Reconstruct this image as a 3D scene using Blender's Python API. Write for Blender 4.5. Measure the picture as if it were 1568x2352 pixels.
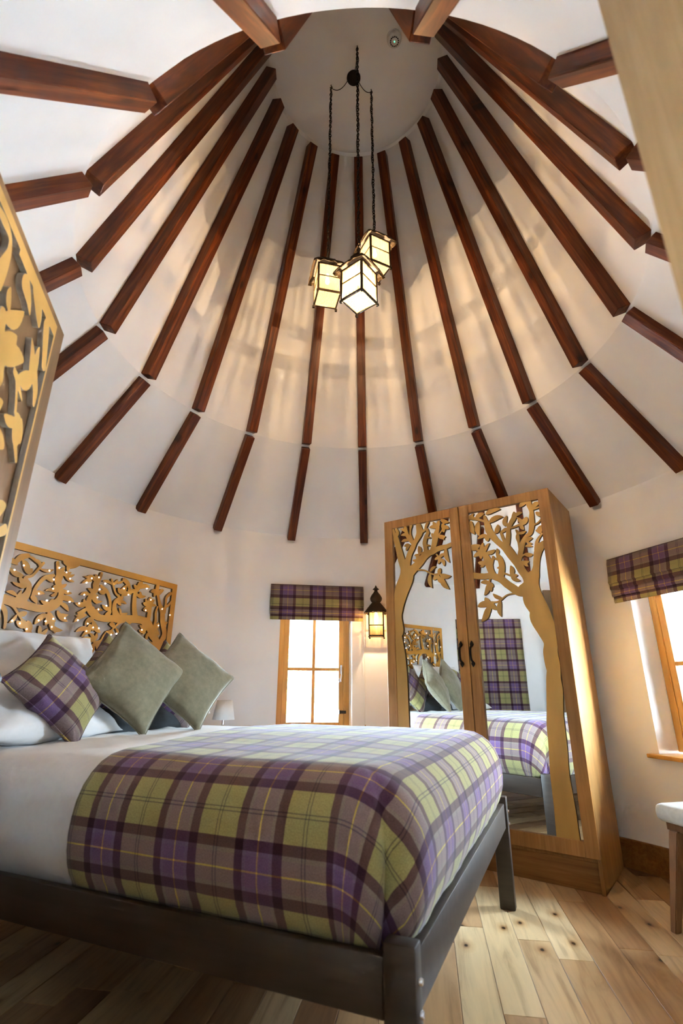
import bpy, bmesh, math, random
import numpy as np
from mathutils import Vector, Matrix, noise as mnoise

random.seed(7)
for _o in list(bpy.data.objects):
    bpy.data.objects.remove(_o, do_unlink=True)
scene = bpy.context.scene
COL = scene.collection
PI = math.pi
R = math.radians

# ------------------------------------------------------------------ camera
CAM = Vector((-0.0528, -2.6025, 1.0878))
YAW, PITCH, ROLL = R(-0.9736), R(19.487), R(0.334)
fw = Vector((math.sin(YAW) * math.cos(PITCH), math.cos(YAW) * math.cos(PITCH), math.sin(PITCH)))
rt = Vector((math.cos(YAW), -math.sin(YAW), 0))
up = rt.cross(fw)
rt2 = rt * math.cos(ROLL) + up * math.sin(ROLL)
up2 = -rt * math.sin(ROLL) + up * math.cos(ROLL)
cam_data = bpy.data.cameras.new('camera')
cam = bpy.data.objects.new('camera', cam_data)
COL.objects.link(cam)
cam.matrix_world = Matrix((
    (rt2.x, up2.x, -fw.x, CAM.x),
    (rt2.y, up2.y, -fw.y, CAM.y),
    (rt2.z, up2.z, -fw.z, CAM.z),
    (0, 0, 0, 1)))
cam_data.sensor_fit = 'VERTICAL'
cam_data.sensor_height = 36.0
cam_data.lens = 1150.87 / 2352 * 36.0
cam_data.clip_start = 0.02
cam_data.clip_end = 200
cam_data.dof.use_dof = True
cam_data.dof.focus_distance = 3.9
cam_data.dof.aperture_fstop = 2.8
scene.camera = cam

# ------------------------------------------------------------------ world, daylight, exposure
SKY_STRENGTH = 18.0
LAMP_W = 7.0
world = bpy.data.worlds.new('overcast_sky')
scene.world = world
world.use_nodes = True
wn = world.node_tree
wn.nodes['Background'].inputs[0].default_value = (0.65, 0.82, 1.0, 1)
wn.nodes['Background'].inputs[1].default_value = SKY_STRENGTH
scene.view_settings.view_transform = 'Standard'
scene.view_settings.look = 'None'
scene.view_settings.gamma = 1.0
scene.view_settings.use_curve_mapping = False
scene.view_settings.exposure = 2.95
scene.cycles.use_denoising = True
scene.cycles.max_bounces = 7
scene.cycles.diffuse_bounces = 4
scene.cycles.glossy_bounces = 3
scene.cycles.transparent_max_bounces = 10
scene.cycles.use_adaptive_sampling = True
scene.cycles.adaptive_threshold = 0.04
scene.cycles.adaptive_min_samples = 16
scene.cycles.sample_clamp_indirect = 6.0
scene.cycles.sample_clamp_direct = 1.8
scene.cycles.caustics_reflective = False
scene.cycles.caustics_refractive = False

# main dimensions (metres): round room, axis at x = y = 0
RW = 2.20          # wall radius
WT = 0.24          # wall thickness
ZW = 2.505         # wall top
RJ, ZJ = 1.60, 3.205   # kink between the two roof pitches
RT, ZT = 0.69, 5.78    # flat top disc
NR = 19            # rafters round the room
PH = 0.04145       # angle of the rafter facing the camera
# windows: (centre azimuth, half width, bottom, head)
WIN = [(R(-9.55), 0.336, 0.70, 1.86), (R(71.4), 0.336, 0.70, 1.86), (R(-113.9), 0.336, 0.70, 1.86)]
DOOR_A, DOOR_B = (0.345, -2.173), (-0.845, -2.031)
DOOR_H = 2.36


def azdir(a):
    return Vector((math.sin(a), math.cos(a), 0))


def portal(name, loc, direction, w, h):
    l = bpy.data.lights.new(name, 'AREA')
    l.shape = 'RECTANGLE'
    l.size, l.size_y = w, h
    l.cycles.is_portal = True
    o = bpy.data.objects.new(name, l)
    COL.objects.link(o)
    o.location = loc
    o.rotation_euler = Vector(direction).to_track_quat('-Z', 'Z').to_euler()
    return o


for _i, (_a, _hw, _z0, _z1) in enumerate(WIN[:2]):
    _d = azdir(_a)
    _p = _d * (RW + WT + 0.03)
    portal('window_portal', (_p.x, _p.y, (_z0 + _z1) / 2), -_d, 0.70, 1.18)
sun_d = bpy.data.lights.new('sun', 'SUN')
sun_d.energy = 420.0
sun_d.angle = R(2.0)
sun_d.color = (0.96, 0.98, 1.0)
sun = bpy.data.objects.new('sun', sun_d)
COL.objects.link(sun)
sun.rotation_euler = Vector((-0.30, 0.425, -0.855)).to_track_quat('-Z', 'Y').to_euler()   # high, from behind the house: lights the ground outside

# ------------------------------------------------------------------ mesh helpers


def tag(o, label, cat, group=None):
    o['label'] = label
    o['category'] = cat
    if group:
        o['group'] = group
    return o


def struct(o):
    o['kind'] = 'structure'
    return o


def link(name, me, mat=None, parent=None):
    o = bpy.data.objects.new(name, me)
    COL.objects.link(o)
    if mat is not None:
        if isinstance(mat, (list, tuple)):
            for m in mat:
                me.materials.append(m)
        elif len(me.materials) == 0:
            me.materials.append(mat)
    if parent is not None:
        o.parent = parent
    return o


def empty(name, loc=(0, 0, 0), rz=0.0):
    o = bpy.data.objects.new(name, None)
    o.empty_display_size = 0.05
    COL.objects.link(o)
    o.location = loc
    o.rotation_euler = (0, 0, rz)
    return o


def smooth(me, ang=35):
    me.polygons.foreach_set('use_smooth', [True] * len(me.polygons))
    me.set_sharp_from_angle(angle=R(ang))
    return me


def from_bm(bm, name='m', ang=None):
    bmesh.ops.recalc_face_normals(bm, faces=bm.faces)
    me = bpy.data.meshes.new(name)
    bm.to_mesh(me)
    bm.free()
    if ang:
        smooth(me, ang)
    return me


def mesh(verts, faces, ang=None, uvs=None):
    me = bpy.data.meshes.new('m')
    me.from_pydata([tuple(v) for v in verts], [], faces)
    if uvs is not None:
        ul = me.uv_layers.new(name='UVMap')
        idx = np.empty(len(me.loops), dtype=np.int32)
        me.loops.foreach_get('vertex_index', idx)
        arr = np.asarray(uvs, dtype=np.float32)[idx]
        ul.data.foreach_set('uv', arr.ravel())
    me.update()
    if ang:
        smooth(me, ang)
    return me


def bm_box(bm, x0, x1, y0, y1, z0, z1, M=None):
    vs = [bm.verts.new((x, y, z)) for x in (x0, x1) for y in (y0, y1) for z in (z0, z1)]
    for f in ((0, 1, 3, 2), (4, 6, 7, 5), (0, 4, 5, 1), (2, 3, 7, 6), (0, 2, 6, 4), (1, 5, 7, 3)):
        bm.faces.new([vs[i] for i in f])
    if M is not None:
        for v in vs:
            v.co = M @ v.co
    return vs


def box(x0, x1, y0, y1, z0, z1, bev=0.0, seg=1):
    bm = bmesh.new()
    bm_box(bm, x0, x1, y0, y1, z0, z1)
    if bev:
        bmesh.ops.bevel(bm, geom=bm.edges[:], offset=bev, segments=seg, affect='EDGES', profile=0.5)
    return from_bm(bm, ang=40 if (bev and seg > 1) else None)


def boxes(lst, bev=0.0):
    bm = bmesh.new()
    for b in lst:
        bm_box(bm, *b)
    if bev:
        bmesh.ops.bevel(bm, geom=bm.edges[:], offset=bev, segments=1, affect='EDGES')
    return from_bm(bm)


def lathe(prof, n=24, closed=False, ang=40, scallop=None):
    vs, fs = [], []
    for k, (r, z) in enumerate(prof):
        for i in range(n):
            a = 2 * PI * i / n
            rr = r
            zz = z
            if scallop and k in scallop:
                zz += scallop[k] * abs(math.sin(a * n / 4.0))
            vs.append((rr * math.cos(a), rr * math.sin(a), zz))
    for k in range(len(prof) - 1):
        for i in range(n):
            j = (i + 1) % n
            fs.append((k * n + i, k * n + j, (k + 1) * n + j, (k + 1) * n + i))
    if prof[0][0] > 1e-5 and closed:
        fs.append(tuple(reversed(range(n))))
    if prof[-1][0] > 1e-5 and closed:
        fs.append(tuple((len(prof) - 1) * n + i for i in range(n)))
    bm = bmesh.new()
    me = bpy.data.meshes.new('t')
    me.from_pydata(vs, [], fs)
    bm.from_mesh(me)
    bpy.data.meshes.remove(me)
    bmesh.ops.remove_doubles(bm, verts=bm.verts, dist=1e-5)
    return from_bm(bm, ang=ang)


def tube_data(pts, r, n=8, cyclic=False):
    pts = [Vector(p) for p in pts]
    m = len(pts)
    rad = r if isinstance(r, (list, tuple)) else [r] * m
    vs, fs = [], []
    prev = None
    for i, p in enumerate(pts):
        if cyclic:
            t = (pts[(i + 1) % m] - pts[i - 1])
        else:
            t = pts[min(i + 1, m - 1)] - pts[max(i - 1, 0)]
        t = t.normalized() if t.length > 1e-9 else Vector((0, 0, 1))
        if prev is None:
            a = t.orthogonal().normalized()
        else:
            a = prev - t * prev.dot(t)
            a = a.normalized() if a.length > 1e-6 else t.orthogonal().normalized()
        prev = a
        b = t.cross(a)
        for k in range(n):
            th = 2 * PI * k / n
            vs.append(p + (a * math.cos(th) + b * math.sin(th)) * rad[i])
    for i in range(m if cyclic else m - 1):
        j = (i + 1) % m
        for k in range(n):
            l = (k + 1) % n
            fs.append((i * n + k, i * n + l, j * n + l, j * n + k))
    if not cyclic:
        fs.append(tuple(reversed(range(n))))
        fs.append(tuple((m - 1) * n + k for k in range(n)))
    return vs, fs


def tube(pts, r, n=8, cyclic=False, ang=50):
    vs, fs = tube_data(pts, r, n, cyclic)
    return mesh(vs, fs, ang=ang)


def catmull(pts, sub=6):
    P = [np.array(p, float) for p in pts]
    if len(P) < 3:
        return [tuple(p) for p in P]
    P = [2 * P[0] - P[1]] + P + [2 * P[-1] - P[-2]]
    out = []
    for i in range(1, len(P) - 2):
        for k in range(sub):
            t = k / sub
            out.append(0.5 * ((2 * P[i]) + (-P[i - 1] + P[i + 1]) * t + (2 * P[i - 1] - 5 * P[i] + 4 * P[i + 1] - P[i + 2]) * t * t
                              + (-P[i - 1] + 3 * P[i] - 3 * P[i + 1] + P[i + 2]) * t ** 3))
    out.append(P[-2])
    return [tuple(o) for o in out]


# ------------------------------------------------------------------ fretwork: union of tapered strokes -> contours -> plate
def fret_mesh(x0, x1, z0, z1, strokes, leaves, thick, rects=(), res=0.0032):
    nx, nz = int((x1 - x0) / res) + 3, int((z1 - z0) / res) + 3
    gx = x0 - res + np.arange(nx) * res
    gz = z0 - res + np.arange(nz) * res
    F = np.full((nz, nx), 0.05)

    def seg(a, b):
        r = max(a[2], b[2]) + 0.02
        i0 = max(0, int((min(a[0], b[0]) - r - gx[0]) / res)); i1 = min(nx, int((max(a[0], b[0]) + r - gx[0]) / res) + 2)
        j0 = max(0, int((min(a[1], b[1]) - r - gz[0]) / res)); j1 = min(nz, int((max(a[1], b[1]) + r - gz[0]) / res) + 2)
        if i1 <= i0 or j1 <= j0:
            return
        X, Z = np.meshgrid(gx[i0:i1], gz[j0:j1])
        dx, dz = b[0] - a[0], b[1] - a[1]
        L = dx * dx + dz * dz + 1e-12
        h = np.clip(((X - a[0]) * dx + (Z - a[1]) * dz) / L, 0, 1)
        d = np.hypot(X - a[0] - h * dx, Z - a[1] - h * dz) - (a[2] + h * (b[2] - a[2]))
        F[j0:j1, i0:i1] = np.minimum(F[j0:j1, i0:i1], d)

    for s in strokes:
        pts = catmull(s, 5)
        for a, b in zip(pts[:-1], pts[1:]):
            seg(a, b)
    for (ax, az, bx, bz, w) in leaves:
        n = 9
        cur = 0.12 * math.hypot(bx - ax, bz - az) * (1 if (int(ax * 1000) % 2) else -1)
        nxv, nzv = -(bz - az), (bx - ax)
        ln = math.hypot(nxv, nzv) + 1e-9
        pts = []
        for k in range(n + 1):
            t = k / n
            c = cur * math.sin(PI * t)
            rr = w * (math.sin(PI * (t ** 0.85)) ** 0.85 if 0 < t < 1 else 0) + 0.0008
            pts.append((ax + (bx - ax) * t + nxv / ln * c, az + (bz - az) * t + nzv / ln * c, rr))
        for a, b in zip(pts[:-1], pts[1:]):
            seg(a, b)
    X, Z = np.meshgrid(gx, gz)
    for (rx0, rx1, rz0, rz1) in rects:
        d = np.maximum.reduce([rx0 - X, X - rx1, rz0 - Z, Z - rz1])
        F = np.minimum(F, d)
    # clip to the panel outline
    d = np.maximum.reduce([x0 - X, X - x1, z0 - Z, Z - z1])
    F = np.maximum(F, d)
    F[np.abs(F) < 1e-6] = 1e-6
    ins = F < 0
    code = ins[:-1, :-1] * 1 + ins[:-1, 1:] * 2 + ins[1:, 1:] * 4 + ins[1:, :-1] * 8
    js, is_ = np.nonzero((code > 0) & (code < 15))
    nxt = {}
    P = {}

    def ept(e):
        if e in P:
            return
        (j, i, k) = e     # k=0: edge (j,i)-(j,i+1);  k=1: edge (j,i)-(j+1,i)
        a = F[j, i]
        b = F[j, i + 1] if k == 0 else F[j + 1, i]
        t = a / (a - b)
        P[e] = (gx[i] + (t * res if k == 0 else 0), gz[j] + (t * res if k == 1 else 0))

    T = {1: [(3, 0)], 2: [(0, 1)], 3: [(3, 1)], 4: [(1, 2)], 5: [(3, 0), (1, 2)], 6: [(0, 2)], 7: [(3, 2)], 8: [(2, 3)], 9: [(2, 0)],
         10: [(0, 1), (2, 3)], 11: [(2, 1)], 12: [(1, 3)], 13: [(1, 0)], 14: [(0, 3)]}
    for j, i in zip(js.tolist(), is_.tolist()):
        E = [(j, i, 0), (j, i + 1, 1), (j + 1, i, 0), (j, i, 1)]
        for a, b in T[int(code[j, i])]:
            ept(E[a]); ept(E[b])
            nxt.setdefault(E[a], []).append(E[b])
    loops = []
    while nxt:
        st = next(iter(nxt))
        cur = st
        lp = []
        while cur in nxt:
            lp.append(P[cur])
            l = nxt[cur]
            n2 = l.pop()
            if not l:
                del nxt[cur]
            cur = n2
            if cur == st:
                break
        if len(lp) > 6:
            loops.append(lp)

    def simp(pts, eps):
        n = len(pts)
        A = np.array(pts)
        k2 = int(np.argmax(np.hypot(*(A - A[0]).T)))

        def dp(a, b):
            if b - a < 2:
                return []
            p, q2 = A[a], A[b % n]
            dvec = q2 - p
            L = math.hypot(*dvec) + 1e-12
            idx = np.arange(a + 1, b)
            dist = np.abs((A[idx, 0] - p[0]) * dvec[1] - (A[idx, 1] - p[1]) * dvec[0]) / L
            m = int(np.argmax(dist))
            if dist[m] < eps:
                return []
            c = a + 1 + m
            return dp(a, c) + [c] + dp(c, b)
        ids = [0] + dp(0, k2) + [k2] + dp(k2, n)
        return [pts[k % n] for k in ids]

    cu = bpy.data.curves.new('fret', 'CURVE')
    cu.dimensions = '2D'
    cu.fill_mode = 'BOTH'
    cu.extrude = thick / 2
    for lp in loops:
        s = simp(lp, 0.0005)
        if len(s) < 4:
            continue
        A = np.array(s)
        area = 0.5 * abs(np.sum(A[:, 0] * np.roll(A[:, 1], -1) - A[:, 1] * np.roll(A[:, 0], -1)))
        if area < 1.2e-4:
            continue
        sp = cu.splines.new('POLY')
        sp.points.add(len(s) - 1)
        for k, p in enumerate(s):
            sp.points[k].co = (p[0], p[1], 0, 1)
        sp.use_cyclic_u = True
    ob = bpy.data.objects.new('fret', cu)
    COL.objects.link(ob)
    me = bpy.data.meshes.new_from_object(ob)
    bpy.data.objects.remove(ob)
    bpy.data.curves.remove(cu)
    me.transform(Matrix.Rotation(PI / 2, 4, 'X'))   # (x, y, z) -> (x, -z, y)
    me.update()
    for p in me.polygons:
        p.material_index = 0 if abs(p.normal.y) > 0.7 else 1
    return me


# ------------------------------------------------------------------ materials
def new_mat(name, color=(0.8, 0.8, 0.8), rough=0.6, metal=0.0, spec=0.5):
    m = bpy.data.materials.new(name)
    m.use_nodes = True
    b = m.node_tree.nodes['Principled BSDF']
    b.inputs['Base Color'].default_value = (*color, 1)
    b.inputs['Roughness'].default_value = rough
    b.inputs['Metallic'].default_value = metal
    b.inputs['Specular IOR Level'].default_value = spec
    return m, m.node_tree.nodes, m.node_tree.links, b


def nd(n, kind, **kw):
    x = n.new(kind)
    for k, v in kw.items():
        setattr(x, k, v)
    return x


def ramp(n, stops, interp='LINEAR'):
    r = n.new('ShaderNodeValToRGB')
    cr = r.color_ramp
    cr.interpolation = interp
    while len(cr.elements) > 1:
        cr.elements.remove(cr.elements[-1])
    cr.elements[0].position = stops[0][0]
    cr.elements[0].color = (*stops[0][1], 1)
    for p, c in stops[1:]:
        e = cr.elements.new(p)
        e.color = (*c, 1)
    return r


def coords(n, l, scale, rnd=0.0):
    tc = n.new('ShaderNodeTexCoord')
    mp = n.new('ShaderNodeMapping')
    mp.inputs['Scale'].default_value = scale
    l.new(tc.outputs['Object'], mp.inputs['Vector'])
    if rnd:
        oi = n.new('ShaderNodeObjectInfo')
        mu = nd(n, 'ShaderNodeMath', operation='MULTIPLY')
        mu.inputs[1].default_value = rnd
        l.new(oi.outputs['Random'], mu.inputs[0])
        cx = n.new('ShaderNodeCombineXYZ')
        for i in range(3):
            l.new(mu.outputs[0], cx.inputs[i])
        l.new(cx.outputs[0], mp.inputs['Location'])
    return mp


def noise_tex(n, l, vec, scale, detail=4, dist=0.0, rough=0.5):
    t = n.new('ShaderNodeTexNoise')
    t.inputs['Scale'].default_value = scale
    t.inputs['Detail'].default_value = detail
    t.inputs['Distortion'].default_value = dist
    t.inputs['Roughness'].default_value = rough
    if vec is not None:
        l.new(vec.outputs[0], t.inputs['Vector'])
    return t


def bump(n, l, b, hsock, strength=0.2, dist=0.01):
    bp = n.new('ShaderNodeBump')
    bp.inputs['Strength'].default_value = strength
    bp.inputs['Distance'].default_value = dist
    l.new(hsock, bp.inputs['Height'])
    l.new(bp.outputs[0], b.inputs['Normal'])


def paint(name, color, rough=0.85, amt=0.03):
    m, n, l, b = new_mat(name, color, rough, spec=0.2)
    mp = coords(n, l, (1, 1, 1))
    t = noise_tex(n, l, mp, 3.0, 5)
    r = ramp(n, [(0.3, tuple(c * (1 - amt) for c in color)), (0.7, tuple(min(1, c * (1 + amt)) for c in color))])
    l.new(t.outputs['Fac'], r.inputs[0])
    l.new(r.outputs[0], b.inputs['Base Color'])
    t2 = noise_tex(n, l, mp, 160.0, 3)
    bump(n, l, b, t2.outputs['Fac'], 0.06, 0.004)
    return m


def wood(name, dark, mid, light, axis='z', rough=0.4, freq=9.0, stretch=14.0, rnd=5.0, spec=0.4, knots=0.0):
    m, n, l, b = new_mat(name, mid, rough, spec=spec)
    s = {'x': (1, stretch, stretch), 'y': (stretch, 1, stretch), 'z': (stretch, stretch, 1)}[axis]
    mp = coords(n, l, tuple(v * 0.5 for v in s), rnd)
    t = noise_tex(n, l, mp, freq * 0.5, 6, 0.6, 0.6)
    r = ramp(n, [(0.25, dark), (0.5, mid), (0.75, light)])
    l.new(t.outputs['Fac'], r.inputs[0])
    out = r.outputs[0]
    mp2 = coords(n, l, tuple(1 if v == 1 else 2.5 for v in s), rnd)
    t2 = noise_tex(n, l, mp2, 1.7, 2)
    mx = nd(n, 'ShaderNodeMix', data_type='RGBA', blend_type='MULTIPLY')
    mx.inputs[0].default_value = 0.55
    r2 = ramp(n, [(0.3, (0.55, 0.55, 0.55)), (0.65, (1.15, 1.15, 1.15))])
    l.new(t2.outputs['Fac'], r2.inputs[0])
    l.new(out, mx.inputs[6]); l.new(r2.outputs[0], mx.inputs[7])
    out = mx.outputs[2]
    if knots:
        kmp = coords(n, l, tuple(0.55 if v == 1 else 1.4 for v in s), rnd)
        v = nd(n, 'ShaderNodeTexVoronoi', voronoi_dimensions='2D')
        v.inputs['Scale'].default_value = 2.6
        v.inputs['Randomness'].default_value = 1.0
        l.new(kmp.outputs[0], v.inputs['Vector'])
        kr = ramp(n, [(0.0, (0.06, 0.05, 0.04)), (0.035, (0.12, 0.08, 0.05)), (0.06, (0.65, 0.55, 0.45)), (0.12, (1, 1, 1))])
        l.new(v.outputs['Distance'], kr.inputs[0])
        mk = nd(n, 'ShaderNodeMix', data_type='RGBA', blend_type='MULTIPLY')
        mk.inputs[0].default_value = knots
        l.new(out, mk.inputs[6]); l.new(kr.outputs[0], mk.inputs[7])
        out = mk.outputs[2]
    l.new(out, b.inputs['Base Color'])
    bump(n, l, b, t.outputs['Fac'], 0.08, 0.003)
    return m


def cloth(name, color, var=0.1, rough=0.95, weave=400.0, strength=0.25, sheen=0.2):
    m, n, l, b = new_mat(name, color, rough, spec=0.15)
    mp = coords(n, l, (1, 1, 1), 3.0)
    t = noise_tex(n, l, mp, 40.0, 6, 0, 0.65)
    r = ramp(n, [(0.3, tuple(c * (1 - var) for c in color)), (0.7, tuple(c * (1 + var) for c in color))])
    l.new(t.outputs['Fac'], r.inputs[0])
    l.new(r.outputs[0], b.inputs['Base Color'])
    t2 = noise_tex(n, l, mp, weave, 2)
    bump(n, l, b, t2.outputs['Fac'], strength, 0.002)
    b.inputs['Sheen Weight'].default_value = sheen
    return m


PLAID = 0.278


def plaid(name, off=(0.0, 0.0), gain=1.0):
    m, n, l, b = new_mat(name, (0.3, 0.25, 0.2), 0.95, spec=0.1)
    A = (0.37, 0.33, 0.135); Dk = (0.050, 0.017, 0.034); B = (0.185, 0.105, 0.235)
    ln = (0.085, 0.075, 0.055); gold = (0.95, 0.62, 0.09); Bm = (0.20, 0.14, 0.235)
    A, Dk, B, ln, gold, Bm = [tuple(c * gain for c in t) for t in (A, Dk, B, ln, gold, Bm)]
    stops = [(0.0, A), (0.205, ln), (0.216, A), (0.240, ln), (0.251, A), (0.455, Dk), (0.56, Bm), (0.60, B), (0.722, gold), (0.736, B), (0.86, Bm), (0.90, Dk), (0.995, A)]
    uv = n.new('ShaderNodeUVMap')
    uv.uv_map = 'UVMap'
    sp = n.new('ShaderNodeSeparateXYZ')
    l.new(uv.outputs[0], sp.inputs[0])
    outs = []
    for i in range(2):
        a = nd(n, 'ShaderNodeMath', operation='ADD')
        a.inputs[1].default_value = off[i] + 50 * PLAID
        l.new(sp.outputs[i], a.inputs[0])
        d = nd(n, 'ShaderNodeMath', operation='DIVIDE')
        d.inputs[1].default_value = PLAID
        l.new(a.outputs[0], d.inputs[0])
        f = nd(n, 'ShaderNodeMath', operation='FRACT')
        l.new(d.outputs[0], f.inputs[0])
        r = ramp(n, stops, 'CONSTANT')
        l.new(f.outputs[0], r.inputs[0])
        outs.append(r)
    mm = nd(n, 'ShaderNodeMix', data_type='RGBA', blend_type='MULTIPLY')
    mm.inputs[0].default_value = 1.0
    l.new(outs[0].outputs[0], mm.inputs[6]); l.new(outs[1].outputs[0], mm.inputs[7])
    mx = n.new('ShaderNodeGamma')          # woven threads: geometric mean of warp and weft
    mx.inputs[1].default_value = 0.5
    l.new(mm.outputs[2], mx.inputs[0])
    t = n.new('ShaderNodeTexNoise')
    t.inputs['Scale'].default_value = 260.0
    t.inputs['Detail'].default_value = 3
    l.new(uv.outputs[0], t.inputs['Vector'])
    r3 = ramp(n, [(0.3, (0.78, 0.78, 0.78)), (0.7, (1.2, 1.2, 1.2))])
    l.new(t.outputs['Fac'], r3.inputs[0])
    m2 = nd(n, 'ShaderNodeMix', data_type='RGBA', blend_type='MULTIPLY')
    m2.inputs[0].default_value = 1.0
    l.new(mx.outputs[0], m2.inputs[6]); l.new(r3.outputs[0], m2.inputs[7])
    l.new(m2.outputs[2], b.inputs['Base Color'])
    b.inputs['Sheen Weight'].default_value = 0.25
    b.inputs['Sheen Roughness'].default_value = 0.5
    bump(n, l, b, t.outputs['Fac'], 0.2, 0.002)
    return m


M = {}
M['wall'] = paint('cream_wall_paint', (0.86, 0.85, 0.84))
M['ceil'] = paint('white_ceiling_paint', (0.87, 0.865, 0.86))
M['hall'] = paint('hall_paint', (0.72, 0.71, 0.69))
M['rafter'] = wood('stained_rafter_wood', (0.034, 0.0065, 0.003), (0.125, 0.025, 0.006), (0.29, 0.075, 0.015), 'x', 0.40, 8.0, 16.0, 9.0, 0.3, knots=0.8)
M['oak'] = wood('wardrobe_oak', (0.30, 0.135, 0.035), (0.42, 0.20, 0.055), (0.52, 0.27, 0.085), 'z', 0.38, 10.0, 18.0)
M['oak_h'] = wood('oak_horizontal', (0.20, 0.08, 0.018), (0.32, 0.14, 0.035), (0.42, 0.20, 0.06), 'x', 0.4, 10.0, 18.0, knots=0.6)
M['oak_l'] = wood('lining_oak', (0.42, 0.27, 0.13), (0.55, 0.37, 0.19), (0.66, 0.47, 0.27), 'z', 0.5, 7.0, 14.0)
M['door'] = wood('door_board_veneer', (0.15, 0.078, 0.032), (0.19, 0.10, 0.043), (0.23, 0.125, 0.055), 'z', 0.5, 8.0, 16.0)
M['ply'] = wood('birch_plywood_face', (0.52, 0.29, 0.070), (0.60, 0.345, 0.088), (0.66, 0.39, 0.11), 'z', 0.42, 3.0, 5.0)
M['ply_hb'] = wood('golden_plywood_face', (0.50, 0.23, 0.030), (0.58, 0.275, 0.040), (0.64, 0.32, 0.055), 'x', 0.42, 3.0, 5.0)
M['ply_edge_shade'] = wood('plywood_edge_shaded', (0.10, 0.06, 0.03), (0.16, 0.10, 0.05), (0.22, 0.14, 0.07), 'z', 0.7, 6.0, 3.0)  # dark brown paints in the shade on the fretwork's cut edges
M['ply_pale'] = wood('plywood_edge_pale', (0.38, 0.34, 0.30), (0.50, 0.46, 0.41), (0.62, 0.58, 0.52), 'z', 0.7, 30.0, 8.0)
M['window_wood'] = wood('window_pine', (0.50, 0.23, 0.045), (0.62, 0.31, 0.07), (0.72, 0.40, 0.11), 'z', 0.35, 6.0, 14.0)
M['bedwood'] = wood('dark_bed_wood', (0.026, 0.015, 0.009), (0.042, 0.026, 0.017), (0.058, 0.038, 0.027), 'y', 0.48, 8.0, 12.0, spec=0.4, knots=0.5)
_b = M['bedwood'].node_tree.nodes['Principled BSDF']
_b.inputs['Coat Weight'].default_value = 0.2
_b.inputs['Coat Roughness'].default_value = 0.42
_b.inputs['Coat IOR'].default_value = 1.7
M['stoolwood'] = wood('stool_wood', (0.16, 0.075, 0.03), (0.24, 0.12, 0.05), (0.32, 0.17, 0.08), 'z', 0.45)
M['iron'] = paint('black_iron', (0.018, 0.013, 0.010), 0.5, 0.3)
M['bronze'] = paint('brown_iron', (0.045, 0.030, 0.018), 0.45, 0.3)
M['steel'], *_ = new_mat('steel', (0.7, 0.7, 0.72), 0.25, 1.0)
M['mirror'], *_ = new_mat('mirror_silver', (0.86, 0.88, 0.86), 0.0, 1.0)
M['linen'] = cloth('white_linen', (0.78, 0.78, 0.78), 0.03, 0.9, 250.0, 0.12, 0.05)
M['green'] = cloth('sage_wool', (0.205, 0.185, 0.120), 0.16, 0.95, 320.0, 0.3, 0.35)
M['charcoal'] = cloth('charcoal_cloth', (0.045, 0.05, 0.055), 0.15, 0.95)
M['pale'] = cloth('pale_upholstery', (0.62, 0.64, 0.62), 0.1, 0.95, 200.0, 0.4, 0.3)
M['shade'] = cloth('lamp_shade_cloth', (0.72, 0.70, 0.67), 0.03)
M['plastic'], *_ = new_mat('white_plastic', (0.75, 0.74, 0.70), 0.4)
M['black'], *_ = new_mat('black_plastic', (0.01, 0.01, 0.012), 0.4)
M['plaid_bed'] = plaid('plaid_wool_throw', (0.056, 0.095), 1.05)
M['plaid_cushion'] = plaid('plaid_wool_cushion', (0.20, 0.14), 0.8)
M['plaid_blind'] = plaid('plaid_wool_blind', (0.203, 0.258), 0.8)


def glow(name, color, s):
    m = bpy.data.materials.new(name)
    m.use_nodes = True
    n, l = m.node_tree.nodes, m.node_tree.links
    n.clear()
    e = n.new('ShaderNodeEmission')
    e.inputs[0].default_value = (*color, 1)
    e.inputs[1].default_value = s
    o = n.new('ShaderNodeOutputMaterial')
    l.new(e.outputs[0], o.inputs[0])
    m.cycles.emission_sampling = 'NONE'
    return m


M['bulb'] = glow('lit_bulb', (1.0, 0.80, 0.52), 7.0)
M['led'] = glow('led_point', (0.92, 0.90, 1.0), 3.0)
M['green_led'] = glow('green_led', (0.05, 0.9, 0.3), 0.6)


def clear_glass():
    m = bpy.data.materials.new('window_glass')
    m.use_nodes = True
    n, l = m.node_tree.nodes, m.node_tree.links
    n.clear()
    t = n.new('ShaderNodeBsdfTransparent')
    t.inputs[0].default_value = (0.97, 0.985, 0.98, 1)
    g = n.new('ShaderNodeBsdfGlossy')
    g.inputs['Roughness'].default_value = 0.01
    fr = n.new('ShaderNodeFresnel')
    fr.inputs[0].default_value = 1.45
    mx = n.new('ShaderNodeMixShader')
    o = n.new('ShaderNodeOutputMaterial')
    l.new(fr.outputs[0], mx.inputs[0]); l.new(t.outputs[0], mx.inputs[1]); l.new(g.outputs[0], mx.inputs[2])
    l.new(mx.outputs[0], o.inputs[0])
    return m


M['glass'] = clear_glass()


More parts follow.
